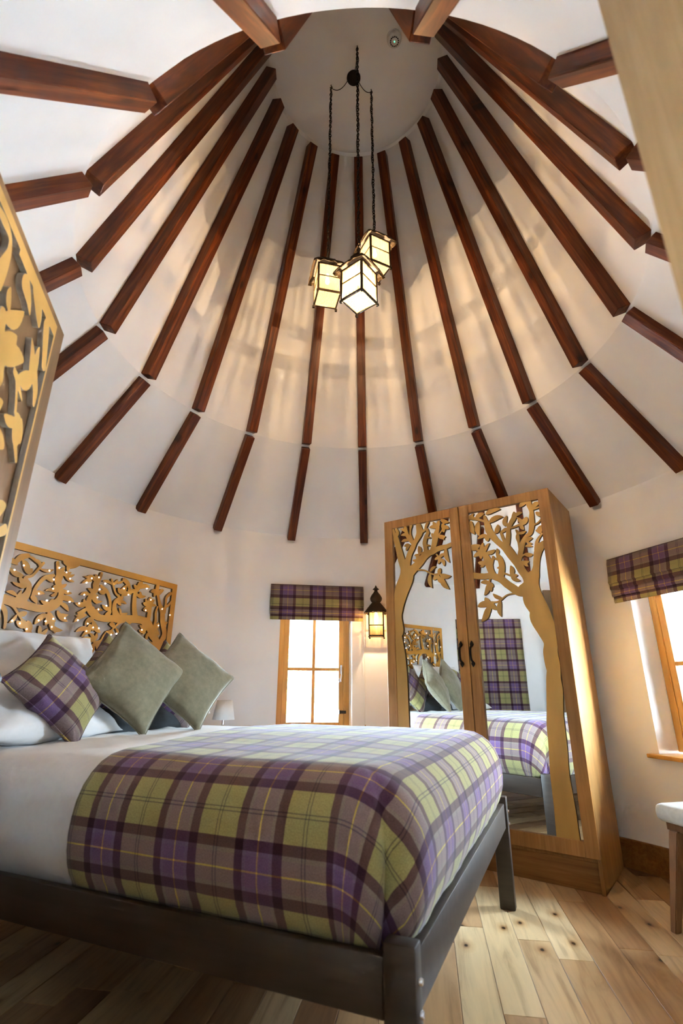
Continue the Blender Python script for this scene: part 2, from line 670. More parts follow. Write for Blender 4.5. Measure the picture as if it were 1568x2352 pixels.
def seedy_glass():
    """streaky cream lantern glass: part clear, part milky, so the bulb throws streaks on the walls"""
    m = bpy.data.materials.new('streaky_lantern_glass')
    m.use_nodes = True
    n, l = m.node_tree.nodes, m.node_tree.links
    n.clear()
    mp = coords(n, l, (190, 190, 3), 7.0)
    t = noise_tex(n, l, mp, 1.0, 4, 0.4)
    r = ramp(n, [(0.38, (0.30, 0.27, 0.22)), (0.62, (1.0, 0.91, 0.77))])
    l.new(t.outputs['Fac'], r.inputs[0])
    tr = n.new('ShaderNodeBsdfTransparent')
    l.new(r.outputs[0], tr.inputs[0])
    tl = n.new('ShaderNodeBsdfTranslucent')
    tl.inputs[0].default_value = (0.30, 0.225, 0.125, 1)
    mx = n.new('ShaderNodeMixShader')
    mx.inputs[0].default_value = 0.34
    o = n.new('ShaderNodeOutputMaterial')
    l.new(tr.outputs[0], mx.inputs[1]); l.new(tl.outputs[0], mx.inputs[2])
    l.new(mx.outputs[0], o.inputs[0])
    return m


M['seedy'] = seedy_glass()


def plank_mat():
    m, n, l, b = new_mat('knotty_floor_board', (0.5, 0.35, 0.2), 0.28, spec=0.5)
    oi = n.new('ShaderNodeObjectInfo')
    base = ramp(n, [(0.0, (0.22, 0.105, 0.050)), (0.16, (0.33, 0.18, 0.085)), (0.42, (0.44, 0.27, 0.135)), (0.7, (0.54, 0.37, 0.20)), (1.0, (0.66, 0.50, 0.30))])
    l.new(oi.outputs['Random'], base.inputs[0])
    mp = coords(n, l, (9, 0.8, 9), 40.0)
    t = noise_tex(n, l, mp, 2.2, 6, 1.2, 0.6)
    r = ramp(n, [(0.28, (0.62, 0.52, 0.42)), (0.5, (1.0, 0.96, 0.90)), (0.75, (1.18, 1.14, 1.06))])
    l.new(t.outputs['Fac'], r.inputs[0])
    mx = nd(n, 'ShaderNodeMix', data_type='RGBA', blend_type='MULTIPLY')
    mx.inputs[0].default_value = 1.0
    l.new(base.outputs[0], mx.inputs[6]); l.new(r.outputs[0], mx.inputs[7])
    kmp = coords(n, l, (1.0, 0.62, 1.0), 40.0)
    v = nd(n, 'ShaderNodeTexVoronoi', voronoi_dimensions='2D')
    v.inputs['Scale'].default_value = 4.2
    l.new(kmp.outputs[0], v.inputs['Vector'])
    kr = ramp(n, [(0.0, (0.03, 0.022, 0.018)), (0.026, (0.06, 0.04, 0.03)), (0.042, (0.50, 0.36, 0.25)), (0.10, (0.84, 0.76, 0.66)), (0.2, (1, 1, 1))])
    sc_ = n.new('ShaderNodeSeparateColor')
    l.new(v.outputs['Color'], sc_.inputs[0])
    gt = nd(n, 'ShaderNodeMath', operation='GREATER_THAN')
    gt.inputs[1].default_value = 0.36
    l.new(sc_.outputs[0], gt.inputs[0])
    ad = nd(n, 'ShaderNodeMath', operation='ADD')
    l.new(v.outputs['Distance'], ad.inputs[0]); l.new(gt.outputs[0], ad.inputs[1])
    l.new(ad.outputs[0], kr.inputs[0])
    mk = nd(n, 'ShaderNodeMix', data_type='RGBA', blend_type='MULTIPLY')
    mk.inputs[0].default_value = 1.0
    l.new(mx.outputs[2], mk.inputs[6]); l.new(kr.outputs[0], mk.inputs[7])
    l.new(mk.outputs[2], b.inputs['Base Color'])
    bump(n, l, b, t.outputs['Fac'], 0.05, 0.003)
    return m


M['plank'] = plank_mat()
M['subfloor'] = paint('dark_subfloor', (0.06, 0.04, 0.025))
M['gravel'] = paint('pale_gravel', (0.46, 0.47, 0.47), 0.9, 0.2)
M['leaf'] = paint('garden_leaves', (0.09, 0.16, 0.05), 0.8, 0.4)
M['bark'] = paint('garden_bark', (0.12, 0.09, 0.06), 0.9, 0.3)

# ================================================================== THE SETTING
# ------------------------------------------------------------------ floor
PD = Vector((0.1437, 0.9896, 0))       # direction the boards run
PN = Vector((PD.y, -PD.x, 0))
PW = 0.1455
floor = struct(link('floor', lathe([(0.0001, -0.03), (2.44, -0.03), (2.44, -0.022), (0.0001, -0.022)], 96), M['subfloor']))
_rot = Matrix.Rotation(math.atan2(PD.y, PD.x) - PI / 2, 4, 'Z')


def plank(parent, c, y0, y1, w=PW):
    bm = bmesh.new()
    hw = w / 2 - 0.0008
    bm_box(bm, -hw, hw, -(y1 - y0) / 2 + 0.0006, (y1 - y0) / 2 - 0.0006, -0.022, 0.0)
    te = [e for e in bm.edges if all(v.co.z > -0.001 for v in e.verts)]
    bmesh.ops.bevel(bm, geom=te, offset=0.0018, segments=1, affect='EDGES')
    o = link('floor_plank', from_bm(bm), M['plank'], parent)
    p = PN * c + PD * ((y0 + y1) / 2)
    o.matrix_local = Matrix.Translation(p) @ _rot
    return o


rng = random.Random(21)
for k in range(-16, 17):
    c = (k + 0.18) * PW
    ch2 = 2.36 ** 2 - (abs(c) + PW / 2) ** 2
    if ch2 <= 0.04:
        continue
    e = math.sqrt(ch2)
    y = -e
    first = True
    while y < e - 0.02:
        L = rng.uniform(0.25, 1.2) if first else rng.uniform(0.75, 1.5)
        first = False
        y1 = min(y + L, e)
        if e - y1 < 0.2:
            y1 = e
        plank(floor, c, y, y1)
        y = y1

# ------------------------------------------------------------------ round wall with openings
def edge_az(p):
    return math.atan2(p[0], p[1])


openings = []
for (a, hw, z0, z1) in WIN:
    da = math.asin(hw / RW)
    openings.append((a - da, a + da, z0, z1, azdir(a)))
dA, dB = edge_az(DOOR_A), edge_az(DOOR_B)
dA_, dB_ = dA, dB + 2 * PI            # from right jamb (~171 deg) to left jamb (~203 deg)
d_ax = Vector(((DOOR_A[0] + DOOR_B[0]) / 2, (DOOR_A[1] + DOOR_B[1]) / 2, 0)).normalized()
openings.append((dA_, dB_, 0.0, DOOR_H, d_ax))


def norm(a):
    while a < -PI * 2 / 3:
        a += 2 * PI
    while a >= PI * 4 / 3:
        a -= 2 * PI
    return a


openings = [(norm(o[0]), norm(o[1]), o[2], o[3], o[4]) for o in openings]
START = R(-150)


def cyc(a):
    a = (a - START) % (2 * PI)
    return a


ops = [(cyc(o[0]), cyc(o[1]), o[2], o[3], o[4]) for o in openings]
angs = set(round(2 * PI * i / 120, 6) for i in range(120))
for o in ops:
    angs = set(a for a in angs if not (abs(a - o[0]) < 0.03 or abs(a - o[1]) < 0.03))
for o in ops:
    angs.add(o[0]); angs.add(o[1])
angs = sorted(angs)
zs = [0.0, 0.70, 1.86, DOOR_H, ZW]
nA, nZ = len(angs), len(zs)
vi, vo = [], []
for a in angs:
    d = azdir(a + START)
    off = d * WT
    for o in ops:
        if abs(a - o[0]) < 1e-6 or abs(a - o[1]) < 1e-6:
            off = o[4] * WT
        elif o[0] < a < o[1]:
            off = o[4] * WT
    for z in zs:
        vi.append(d * RW + Vector((0, 0, z)))
        vo.append(d * RW + off + Vector((0, 0, z)))


def is_open(i, j):
    am = (angs[i] + (angs[(i + 1) % nA] if i + 1 < nA else 2 * PI)) / 2
    zm = (zs[j] + zs[j + 1]) / 2
    return any(o[0] < am < o[1] and o[2] < zm < o[3] for o in ops)


solid = [[not is_open(i, j) for j in range(nZ - 1)] for i in range(nA)]
V = vi + vo
NV = len(vi)
Fc = []
for i in range(nA):
    i2 = (i + 1) % nA
    for j in range(nZ - 1):
        if not solid[i][j]:
            continue
        a, b, c, d = i * nZ + j, i2 * nZ + j, i2 * nZ + j + 1, i * nZ + j + 1
        Fc.append((a, b, c, d))
        Fc.append((NV + d, NV + c, NV + b, NV + a))
        if not solid[(i - 1) % nA][j]:
            Fc.append((a, d, NV + d, NV + a))
        if not solid[i2][j]:
            Fc.append((b, NV + b, NV + c, c))
        if j == 0 or not solid[i][j - 1]:
            Fc.append((a, NV + a, NV + b, b))
        if j == nZ - 2 or not solid[i][j + 1]:
            Fc.append((d, c, NV + c, NV + d))
wall = struct(link('wall_round', mesh(V, Fc, ang=25), M['wall']))

# ------------------------------------------------------------------ ceiling (two roof pitches and the flat top) with rafters
ceiling = struct(link('ceiling', lathe([(RW + 0.02, ZW - 0.02), (RW, ZW), (RJ, ZJ), (RT, ZT - 0.02), (RT - 0.02, ZT), (0.0001, ZT)], 152, ang=12), M['ceil']))
ceiling.data.flip_normals()


def rafter_mesh(L, w, h, b0=0.003):
    bm = bmesh.new()
    bm_box(bm, 0, L, -w / 2, w / 2, -0.004, h)
    bmesh.ops.bevel(bm, geom=[e for e in bm.edges if all(v.co.z > h - 0.01 for v in e.verts)] +
                    [e for e in bm.edges if abs(e.verts[0].co.x - e.verts[1].co.x) < 1e-6 and abs(e.verts[0].co.z - e.verts[1].co.z) > 0.01],
                    offset=b0, segments=1, affect='EDGES')
    return from_bm(bm)


def place_rafters(name, p0, p1, a_gap, b_gap, w, h):
    (r0, z0), (r1, z1) = p0, p1
    L0 = math.hypot(r1 - r0, z1 - z0)
    me = rafter_mesh(L0 - a_gap - b_gap, w, h)
    for k in range(NR):
        a = PH + k * 2 * PI / NR
        d = azdir(a)
        X = (d * (r1 - r0) + Vector((0, 0, z1 - z0))).normalized()
        Z = (-d * (z1 - z0) + Vector((0, 0, (r1 - r0)))).normalized()
        Y = Z.cross(X)
        O = d * r0 + Vector((0, 0, z0)) + X * a_gap
        o = link(name, me, M['rafter'], ceiling)
        o.matrix_local = Matrix(((X.x, Y.x, Z.x, O.x), (X.y, Y.y, Z.y, O.y), (X.z, Y.z, Z.z, O.z), (0, 0, 0, 1)))


place_rafters('upper_rafter', (RJ, ZJ), (RT, ZT - 0.02), 0.006, 0.055, 0.076, 0.080)
place_rafters('lower_rafter', (RW, ZW), (RJ, ZJ), -0.020, 0.018, 0.074, 0.066)

# ------------------------------------------------------------------ baseboards (bent oak boards, each between two openings or fittings)


def ring_band(a0, a1, r_out, t, z0, z1, n):
    vs, fs = [], []
    for i in range(n + 1):
        d = azdir(a0 + (a1 - a0) * i / n)
        for (r, z) in ((r_out, z0), (r_out - t, z0), (r_out - t, z1 - 0.006), (r_out - t + 0.006, z1), (r_out, z1)):
            vs.append(d * r + Vector((0, 0, z)))
    for i in range(n):
        for k in range(5):
            l = (k + 1) % 5
            fs.append((i * 5 + k, i * 5 + l, (i + 1) * 5 + l, (i + 1) * 5 + k))
    fs.append(tuple(range(5)))
    fs.append(tuple(n * 5 + k for k in reversed(range(5))))
    bm = bmesh.new()
    me = bpy.data.meshes.new('t')
    me.from_pydata([tuple(v) for v in vs], [], fs)
    bm.from_mesh(me)
    return from_bm(bm, ang=30)


struct(link('baseboard_right', ring_band(R(52), R(166), RW - 0.0005, 0.020, 0.0005, 0.168, 60), M['oak_h']))
struct(link('baseboard_far', ring_band(R(-38), R(17), RW - 0.0005, 0.020, 0.0005, 0.168, 30), M['oak_h']))
struct(link('baseboard_left', ring_band(R(-150), R(-38), RW - 0.0005, 0.020, 0.0005, 0.168, 60), M['oak_h']))

# ------------------------------------------------------------------ windows: pine casements with four panes


def make_window(idx, a, hw, z0, z1, handle=True):
    d = azdir(a)
    root = empty('window_%d' % idx, d * (RW * math.cos(math.asin(hw / RW)) + 0.165), -a)
    struct(root)
    # local: x to the right when looking out, y outwards
    fr = [(-hw, -hw + 0.052, 0, 0.07, z0 + 0.012, z1), (hw - 0.052, hw, 0, 0.07, z0 + 0.012, z1),
          (-hw + 0.052, hw - 0.052, 0, 0.07, z0 + 0.012, z0 + 0.05), (-hw + 0.052, hw - 0.052, 0, 0.07, z1 - 0.05, z1)]
    link('window_frame', boxes(fr, 0.004), M['window_wood'], root)
    a0, a1, b0, b1 = -hw + 0.050, hw - 0.050, z0 + 0.048, z1 - 0.048
    sw = 0.048
    sash = [(a0, a0 + sw, 0.008, 0.058, b0, b1), (a1 - sw, a1, 0.008, 0.058, b0, b1),
            (a0 + sw, a1 - sw, 0.008, 0.058, b0, b0 + 0.055), (a0 + sw, a1 - sw, 0.008, 0.058, b1 - 0.05, b1)]
    so = link('sash', boxes(sash, 0.004), M['window_wood'], root)
    zc = b0 + (b1 - b0) * 0.485
    link('glazing_bar', box(-0.014, 0.014, 0.014, 0.05, b0 + 0.05, b1 - 0.045, 0.003), M['window_wood'], so)
    link('glazing_bar', box(a0 + sw - 0.004, a1 - sw + 0.004, 0.0145, 0.0495, zc - 0.014, zc + 0.014, 0.003), M['window_wood'], so)
    for (px0, px1) in ((a0 + sw - 0.005, -0.009), (0.009, a1 - sw + 0.005)):
        for (pz0, pz1) in ((b0 + 0.05, zc - 0.009), (zc + 0.009, b1 - 0.045)):
            link('pane', box(px0, px1, 0.030, 0.034, pz0, pz1), M['glass'], so)
    # sill board reaching past the reveal
    link('window_sill', box(-hw - 0.055, hw + 0.055, -0.215, 0.0, z0 - 0.022, z0 + 0.004, 0.005, 2) if idx != 3 else
         box(-hw + 0.002, hw - 0.002, -0.10, 0.0, z0 + 0.001, z0 + 0.012, 0.003), M['window_wood'], root)
    if handle:
        hx = a1 - sw / 2
        hz = zc - 0.01
        link('handle', boxes([(hx - 0.010, hx + 0.010, 0.002, 0.009, hz - 0.03, hz + 0.05)], 0.002), M['steel'], so)
        pts = [(hx, -0.008, hz + 0.035), (hx, -0.02, hz + 0.02), (hx, -0.022, hz - 0.03), (hx - 0.004, -0.022, hz - 0.07)]
        for k in range(14):
            th = -PI * 0.5 + k * 0.5
            rr = 0.018 * (1 - k / 18)
            pts.append((hx - 0.006 - 0.018 - rr * math.sin(th + PI / 2) * 0 + rr * math.cos(th) * 1.0 + 0.004, -0.022, hz - 0.088 + rr * math.sin(th) * 1.0))
        link('handle', tube(pts, 0.0048, 8), M['steel'], so)
        link('latch', boxes([(hx - 0.02, hx + 0.045, -0.006, 0.006, b0 + 0.13, b0 + 0.155), (hx - 0.02, hx - 0.012, -0.018, 0.004, b0 + 0.125, b0 + 0.16)], 0.002), M['bronze'], so)
    return root


for i, (a, hw, z0, z1) in enumerate(WIN):
    make_window(i + 1, a, hw, z0, z1)

# ------------------------------------------------------------------ doorway: wooden lining, and the hall behind the camera
door_c = Vector(((DOOR_A[0] + DOOR_B[0]) / 2, (DOOR_A[1] + DOOR_B[1]) / 2, 0))
dw = (Vector((DOOR_A[0], DOOR_A[1], 0)) - Vector((DOOR_B[0], DOOR_B[1], 0))).length
frame_rz = math.atan2(DOOR_A[1] - DOOR_B[1], DOOR_A[0] - DOOR_B[0])     # local x: towards the right jamb, local y: into the room
df = struct(empty('trim_1', door_c, frame_rz))
h2 = dw / 2
link('door_jamb', box(h2 - 0.028, h2 + 0.0, -0.25, 0.03, 0, DOOR_H, 0.003), M['oak_l'], df)
link('door_jamb', box(-h2, -h2 + 0.028, -0.25, 0.0, 0, DOOR_H, 0.003), M['oak_l'], df)
link('door_head', box(-h2 + 0.028, h2 - 0.028, -0.25, 0.0, DOOR_H - 0.03, DOOR_H, 0.003), M['oak_l'], df)

HX0, HX1, HY0, HY1, HZ = -1.35, 1.05, -2.12, -4.6, 2.46
struct(link('wall_hall_left', box(HX0 - 0.1, HX0, HY1, HY0, 0, HZ), M['hall']))
struct(link('wall_hall_right', box(HX1, HX1 + 0.1, HY1, HY0, 0, HZ), M['hall']))
struct(link('wall_hall_back', boxes([(HX0, -0.9, HY1 - 0.1, HY1, 0, HZ), (0.5, HX1, HY1 - 0.1, HY1, 0, HZ),
                                     (-0.9, 0.5, HY1 - 0.1, HY1, 0, HZ)]), M['hall']))
struct(link('ceiling_hall', box(HX0 - 0.1, HX1 + 0.1, HY1 - 0.1, -2.26, HZ, HZ + 0.08), M['hall']))
struct(link('floor_hall', box(HX0 - 0.1, HX1 + 0.1, HY1 - 0.1, -2.30, -0.06, -0.001), M['oak_l']))

# open door leaf with the tree fretwork, hinged at the left jamb
door = empty('door_1', (-1.075, -1.131, 0), math.atan2(0.964, -0.267))
struct(door)
DL = 0.985
link('door_leaf', box(-DL, 0.0, 0.003, 0.047, 0.008, 2.284, 0.003), M['door'], door)

# ------------------------------------------------------------------ fretwork designs (millimetres in each panel's own plane)
LEFT_S = [[(111,811,62),(112,956,60),(114,1181,56),(110,1336,51),(105,1436,40),(98,1504,37),(108,1536,45),(103,1639,37),(110,1701,41),(125,1777,52),(150,1861,64),(191,1943,65),(203,1994,60)],[(193,1996,51),(178,2042,35),(153,2117,31),(129,2221,27),(111,2294,25),(102,2328,17),(85,2383,11)],[(107,2318,19),(127,2348,15),(113,2385,11)],[(194,2009,42),(212,2082,28),(234,2146,24),(266,2199,24),(288,2237,20),(314,2273,23),(336,2315,29),(331,2362,25),(325,2390,19)],[(273,2235,19),(240,2277,17),(217,2318,17),(208,2356,15),(202,2395,13)],[(267,2263,8),(250,2312,8),(251,2353,8),(258,2389,14)],[(356,2320,14),(385,2329,9),(397,2358,12),(413,2387,13)],[(217,1984,46),(273,2025,36),(323,2062,33),(359,2101,32),(398,2125,28),(446,2136,21)],[(384,2136,20),(382,2181,18),(377,2222,18),(392,2269,18),(413,2301,13)],[(431,2129,20),(452,2170,21),(467,2211,25),(476,2254,26),(491,2296,20),(509,2329,9)],[(445,2131,20),(488,2151,21),(535,2157,20),(571,2159,18),(612,2170,17)],[(306,2005,6),(367,1992,6),(407,1966,6),(448,1949,6),(484,1946,10)],[(476,2109,6),(502,2075,7)],[(366,2144,6),(327,2134,6)],[(505,2262,5),(540,2301,5)]]
LEFT_L = [(413,1976,468,2011,13),(414,1963,423,1842,19),(493,1945,503,1992,18),(498,1944,588,1920,22),(506,1926,567,1818,24),(484,1937,509,1870,17),(484,1933,438,1905,20),(497,2076,551,2102,15),(502,2075,458,2067,13),(497,2072,485,2028,13),(502,2071,547,2043,15),(515,2065,536,2004,15),(562,2152,584,2025,20),(322,2137,320,2202,20),(327,2132,278,2133,14),(322,2133,305,2080,16),(315,2089,259,2093,14),(230,2265,161,2265,14),(242,2217,185,2222,17),(232,2214,203,2182,14),(222,2312,158,2321,13),(208,2342,153,2378,13),(415,2296,410,2342,14),(452,2249,443,2291,14),(405,2257,436,2252,9),(397,2192,423,2188,9),(500,2326,426,2342,18),(505,2334,463,2387,18),(509,2333,520,2387,18),(504,2258,563,2243,20),(536,2248,550,2219,9),(541,2318,564,2358,15),(541,2323,597,2299,19),(541,2318,550,2279,15),(532,2398,605,2355,18)]
RIGHT_S = [[(1216,210,68),(1218,420,62),(1214,599,57),(1223,745,56),(1226,873,55),(1233,960,51),(1248,1093,51),(1250,1161,45),(1257,1207,43),(1255,1253,47),(1252,1323,46),(1261,1389,44),(1247,1467,61),(1219,1552,72),(1215,1604,64),(1185,1677,69),(1179,1735,59),(1185,1783,49),(1200,1840,42)],[(1209,1839,35),(1229,1900,23),(1240,1958,23),(1256,2011,27),(1278,2045,27),(1307,2068,18)],[(1245,2027,14),(1255,2077,12),(1272,2107,9),(1298,2135,6)],[(1172,1785,40),(1156,1841,28),(1127,1895,28),(1109,1944,30),(1082,1990,31),(1059,2032,33),(1035,2074,31),(1013,2092,24)],[(1018,2087,24),(974,2133,21),(944,2178,25),(919,2228,26),(913,2265,24),(904,2302,17),(895,2345,10)],[(1036,2079,23),(1052,2125,19),(1062,2172,17),(1066,2211,15),(1087,2252,17),(1110,2282,19)],[(1029,2109,8),(1019,2150,11),(1009,2192,10)],[(1110,1949,17),(1127,1998,17),(1144,2052,19),(1161,2097,18),(1186,2136,12),(1218,2154,16),(1236,2209,20),(1242,2266,19),(1246,2314,15),(1236,2366,19),(1231,2407,22)],[(1130,2045,7),(1129,2098,8),(1126,2137,14),(1129,2165,7)],[(1142,1757,49),(1092,1744,30),(1050,1776,28),(1012,1808,27),(978,1844,26),(938,1868,25),(896,1883,22),(843,1884,22),(754,1903,24)],[(970,1855,23),(985,1909,23),(990,1956,22),(980,2001,19),(966,2032,12),(964,2061,8)],[(924,1874,21),(903,1925,24),(895,1974,28),(880,2025,23),(864,2062,17)],[(914,1971,13),(928,2008,9)],[(1064,1736,6),(1004,1729,5),(959,1700,6),(925,1687,6),(882,1689,8)],[(1002,1888,7),(1050,1863,6)],[(1118,1957,6),(1138,1992,6),(1171,2008,6)],[(908,2296,8),(867,2319,9),(823,2339,11),(772,2354,10)],[(1088,2217,7),(1127,2224,8),(1165,2234,8)],[(1254,2327,7),(1307,2336,7)],[(1249,2211,6),(1281,2220,6),(1307,2243,6)],[(882,1832,6),(894,1864,6)],[(1285,2142,5),(1301,2163,5)]]
RIGHT_L = [(965,1711,904,1750,16),(956,1694,949,1579,20),(873,1688,844,1727,19),(876,1674,780,1664,26),(855,1657,800,1555,26),(876,1669,865,1608,19),(882,1687,923,1635,21),(886,1827,820,1839,18),(877,1833,912,1796,13),(871,1824,838,1743,19),(871,1824,892,1766,18),(1050,1863,1053,1939,20),(1056,1872,1097,1863,14),(1050,1863,1110,1821,17),(1122,1956,1189,1952,16),(1152,1957,1176,1917,13),(1164,2009,1219,1998,17),(1173,2062,1224,2054,11),(1177,2095,1231,2116,18),(1186,2098,1226,2075,9),(1132,2150,1116,2200,12),(1130,2170,1193,2176,12),(964,2037,966,2080,13),(970,1993,941,2002,10),(982,1929,952,1932,8),(887,1990,812,1996,21),(861,1979,826,1958,10),(924,1994,931,2030,12),(861,2053,866,2141,20),(869,2061,916,2129,15),(884,2059,953,2073,18),(844,2060,804,2096,12),(854,2059,782,2042,19),(829,2067,836,2018,15),(748,2125,842,2128,28),(906,2190,825,2175,17),(891,2192,899,2147,20),(786,2330,806,2218,26),(846,2313,842,2198,24),(818,2340,770,2362,13),(823,2339,898,2369,21),(762,2361,811,2388,13),(907,2358,1026,2378,24),(925,2288,1039,2315,23),(966,2199,992,2262,22),(1051,2224,1003,2200,14),(1043,2240,1068,2316,19),(1071,2230,1056,2268,12),(1104,2273,1120,2338,22),(1121,2300,1180,2318,16),(1164,2227,1138,2289,15),(1160,2233,1209,2280,24),(1160,2233,1179,2189,15),(1220,2394,1165,2362,20),(1261,2346,1306,2368,21),(1319,2275,1275,2304,17),(1277,2144,1309,2198,17),(1294,2141,1256,2168,14)]
HEAD_S = [[(-8,791,43),(-61,1044,43),(-108,1276,38),(-131,1365,40),(-175,1442,33),(-224,1501,28),(-267,1550,29),(-353,1563,28),(-430,1559,27),(-529,1550,24),(-623,1538,24),(-707,1533,22),(-765,1554,29),(-810,1590,26),(-820,1637,19),(-802,1678,17),(-781,1716,24),(-785,1749,25),(-767,1777,13),(-755,1825,12)],[(-117,1355,38),(-102,1421,30),(-82,1488,24),(-117,1573,26),(-133,1648,26),(-172,1704,17),(-197,1757,13),(-218,1809,20),(-215,1855,15)],[(-111,1651,16),(-105,1714,11),(-106,1766,12),(-64,1807,12)],[(-395,1561,26),(-421,1631,22),(-433,1703,19),(-432,1756,16),(-413,1786,20),(-403,1826,12)],[(-269,1560,19),(-268,1619,19),(-271,1673,19),(-267,1718,13)],[(-203,1509,16),(-193,1575,13),(-202,1634,10),(-191,1679,8)],[(-568,1550,34),(-601,1605,20),(-602,1656,15),(-570,1691,11),(-610,1715,8),(-639,1761,8),(-663,1802,8)],[(-744,1742,10),(-690,1717,13),(-660,1677,11),(-642,1634,11),(-636,1591,9)],[(-434,1543,11),(-524,1528,9),(-569,1490,7),(-600,1458,7),(-642,1420,18),(-671,1384,11),(-721,1369,10)],[(-433,1541,12),(-489,1499,14),(-509,1447,10),(-513,1402,8)],[(-351,1551,10),(-295,1525,9),(-261,1497,9),(-230,1453,9),(-170,1415,9)],[(-222,1411,9),(-181,1388,13),(-154,1326,13)],[(-490,1767,12),(-518,1804,18),(-556,1823,14)]]
HEAD_L = [(-820,1762,-897,1732,16),(-826,1761,-890,1778,14),(-792,1768,-863,1787,23),(-774,1771,-809,1809,20),(-739,1778,-643,1765,15),(-650,1769,-611,1815,17),(-628,1789,-552,1820,13),(-576,1721,-528,1791,31),(-576,1721,-599,1755,21),(-559,1703,-460,1734,24),(-435,1771,-509,1756,23),(-798,1683,-846,1708,18),(-818,1670,-895,1658,19),(-823,1612,-923,1603,26),(-839,1605,-857,1636,17),(-823,1584,-895,1541,22),(-814,1538,-902,1480,23),(-844,1520,-899,1522,15),(-796,1645,-711,1643,17),(-798,1654,-758,1676,29),(-789,1641,-752,1619,16),(-761,1564,-775,1601,16),(-757,1574,-692,1581,17),(-748,1702,-688,1721,24),(-629,1602,-712,1622,22),(-627,1592,-673,1559,23),(-589,1657,-534,1694,24),(-589,1657,-498,1656,17),(-589,1657,-546,1636,17),(-540,1574,-563,1621,14),(-542,1583,-476,1596,17),(-758,1522,-818,1468,29),(-779,1482,-799,1415,28),(-778,1449,-878,1423,23),(-799,1442,-830,1399,16),(-761,1507,-753,1440,26),(-754,1503,-685,1437,28),(-722,1375,-776,1427,19),(-724,1384,-716,1434,19),(-728,1375,-840,1375,23),(-719,1362,-789,1300,33),(-731,1361,-729,1301,19),(-715,1367,-685,1314,17),(-574,1485,-625,1501,24),(-567,1481,-530,1428,14),(-660,1390,-637,1454,29),(-643,1425,-573,1446,29),(-664,1380,-666,1326,20),(-642,1391,-622,1334,20),(-430,1745,-324,1741,20),(-391,1763,-379,1721,18),(-403,1788,-293,1813,25),(-403,1788,-459,1804,23),(-397,1794,-376,1839,28),(-214,1787,-284,1781,26),(-222,1786,-241,1751,21),(-203,1767,-144,1819,26),(-275,1695,-344,1688,27),(-289,1692,-325,1722,19),(-265,1685,-276,1744,29),(-259,1691,-231,1729,19),(-263,1674,-208,1687,16),(-272,1641,-334,1636,28),(-277,1506,-349,1487,28),(-293,1515,-350,1527,18),(-291,1505,-306,1464,18),(-250,1477,-261,1418,22),(-190,1521,-157,1565,24),(-182,1522,-133,1473,27),(-99,1541,-61,1579,20),(-116,1684,-50,1751,15)]
HEAD_D = [(-828,1779),(-772,1796),(-861,1744),(-710,1765),(-750,1718),(-863,1663),(-758,1662),(-890,1602),(-672,1618),(-734,1586),(-877,1497),(-799,1484),(-752,1464),(-706,1464),(-799,1436),(-803,1376),(-776,1313),(-733,1328),(-643,1407),(-595,1433),(-547,1443),(-544,1761),(-325,1800),(-140,1671),(-47,1637),(-157,1543),(-321,1493),(-272,1722),(-309,1638),(-496,1724)]
DOOR_S = [[(-465,2036,32),(-452,2097,22),(-448,2145,12),(-464,2174,10),(-500,2179,15),(-540,2176,11),(-568,2177,9)],[(-394,1985,21),(-378,1931,22),(-344,1893,21),(-333,1847,20)],[(-257,1908,11),(-206,1886,9),(-173,1869,5)],[(-321,2149,30),(-283,2129,18),(-259,2104,6)],[(-247,2195,36),(-207,2155,26),(-184,2123,9)],[(-145,1993,25),(-100,1950,21),(-87,1909,11)],[(-242,1909,9),(-212,1863,8),(-193,1817,8)],[(-156,1753,15),(-113,1705,9)],[(-128,1479,13),(-78,1506,17)],[(-129,2160,26),(-81,2053,20)]]
DOOR_L = [(-371,2015,-394,2075,18),(-394,1985,-291,2083,29),(-374,1926,-295,1996,34),(-331,1887,-217,1969,35),(-331,1872,-335,1809,20),(-158,1950,-208,2059,23),(-123,1998,-141,2076,20),(-141,1969,-233,1911,34),(-175,1799,-255,1775,21),(-148,1741,-183,1819,40),(-117,1760,-143,1824,26),(-315,1736,-276,1800,24),(-309,1686,-205,1697,33),(-177,1500,-102,1568,28),(-439,1999,-480,2025,19),(-440,1922,-426,1979,18)]
_mm = lambda S: [[(p[0] / 1000, p[1] / 1000, p[2] / 1000) for p in s] for s in S]
_ml = lambda L, k=1.0: [(p[0] / 1000, p[1] / 1000, p[2] / 1000, p[3] / 1000, p[4] * k / 1000) for p in L]
ds = _mm(DOOR_S)
dl = _ml(DOOR_L, 0.85)
# lower part of the door tree (out of the picture): trunk and a bough
ds += [[(-0.52, 0.30, 0.11), (-0.50, 0.8, 0.09), (-0.44, 1.2, 0.075), (-0.40, 1.5, 0.06), (-0.42, 1.75, 0.05), (-0.36, 1.9, 0.035)],
       [(-0.44, 1.3, 0.05), (-0.62, 1.55, 0.04), (-0.78, 1.7, 0.03), (-0.86, 1.95, 0.02), (-0.80, 2.2, 0.02)],
       [(-0.42, 1.42, 0.04), (-0.25, 1.5, 0.03), (-0.12, 1.48, 0.02)],
       [(-0.465, 2.036, 0.03), (-0.52, 1.92, 0.04), (-0.44, 1.72, 0.045)]]
_r2 = random.Random(5)
for k in range(26):
    a = _r2.uniform(0, 2 * PI)
    x, z = _r2.uniform(-0.92, -0.62), _r2.uniform(1.65, 2.2)
    dl.append((x, z, x + 0.08 * math.cos(a), z + 0.08 * math.sin(a), 0.018))
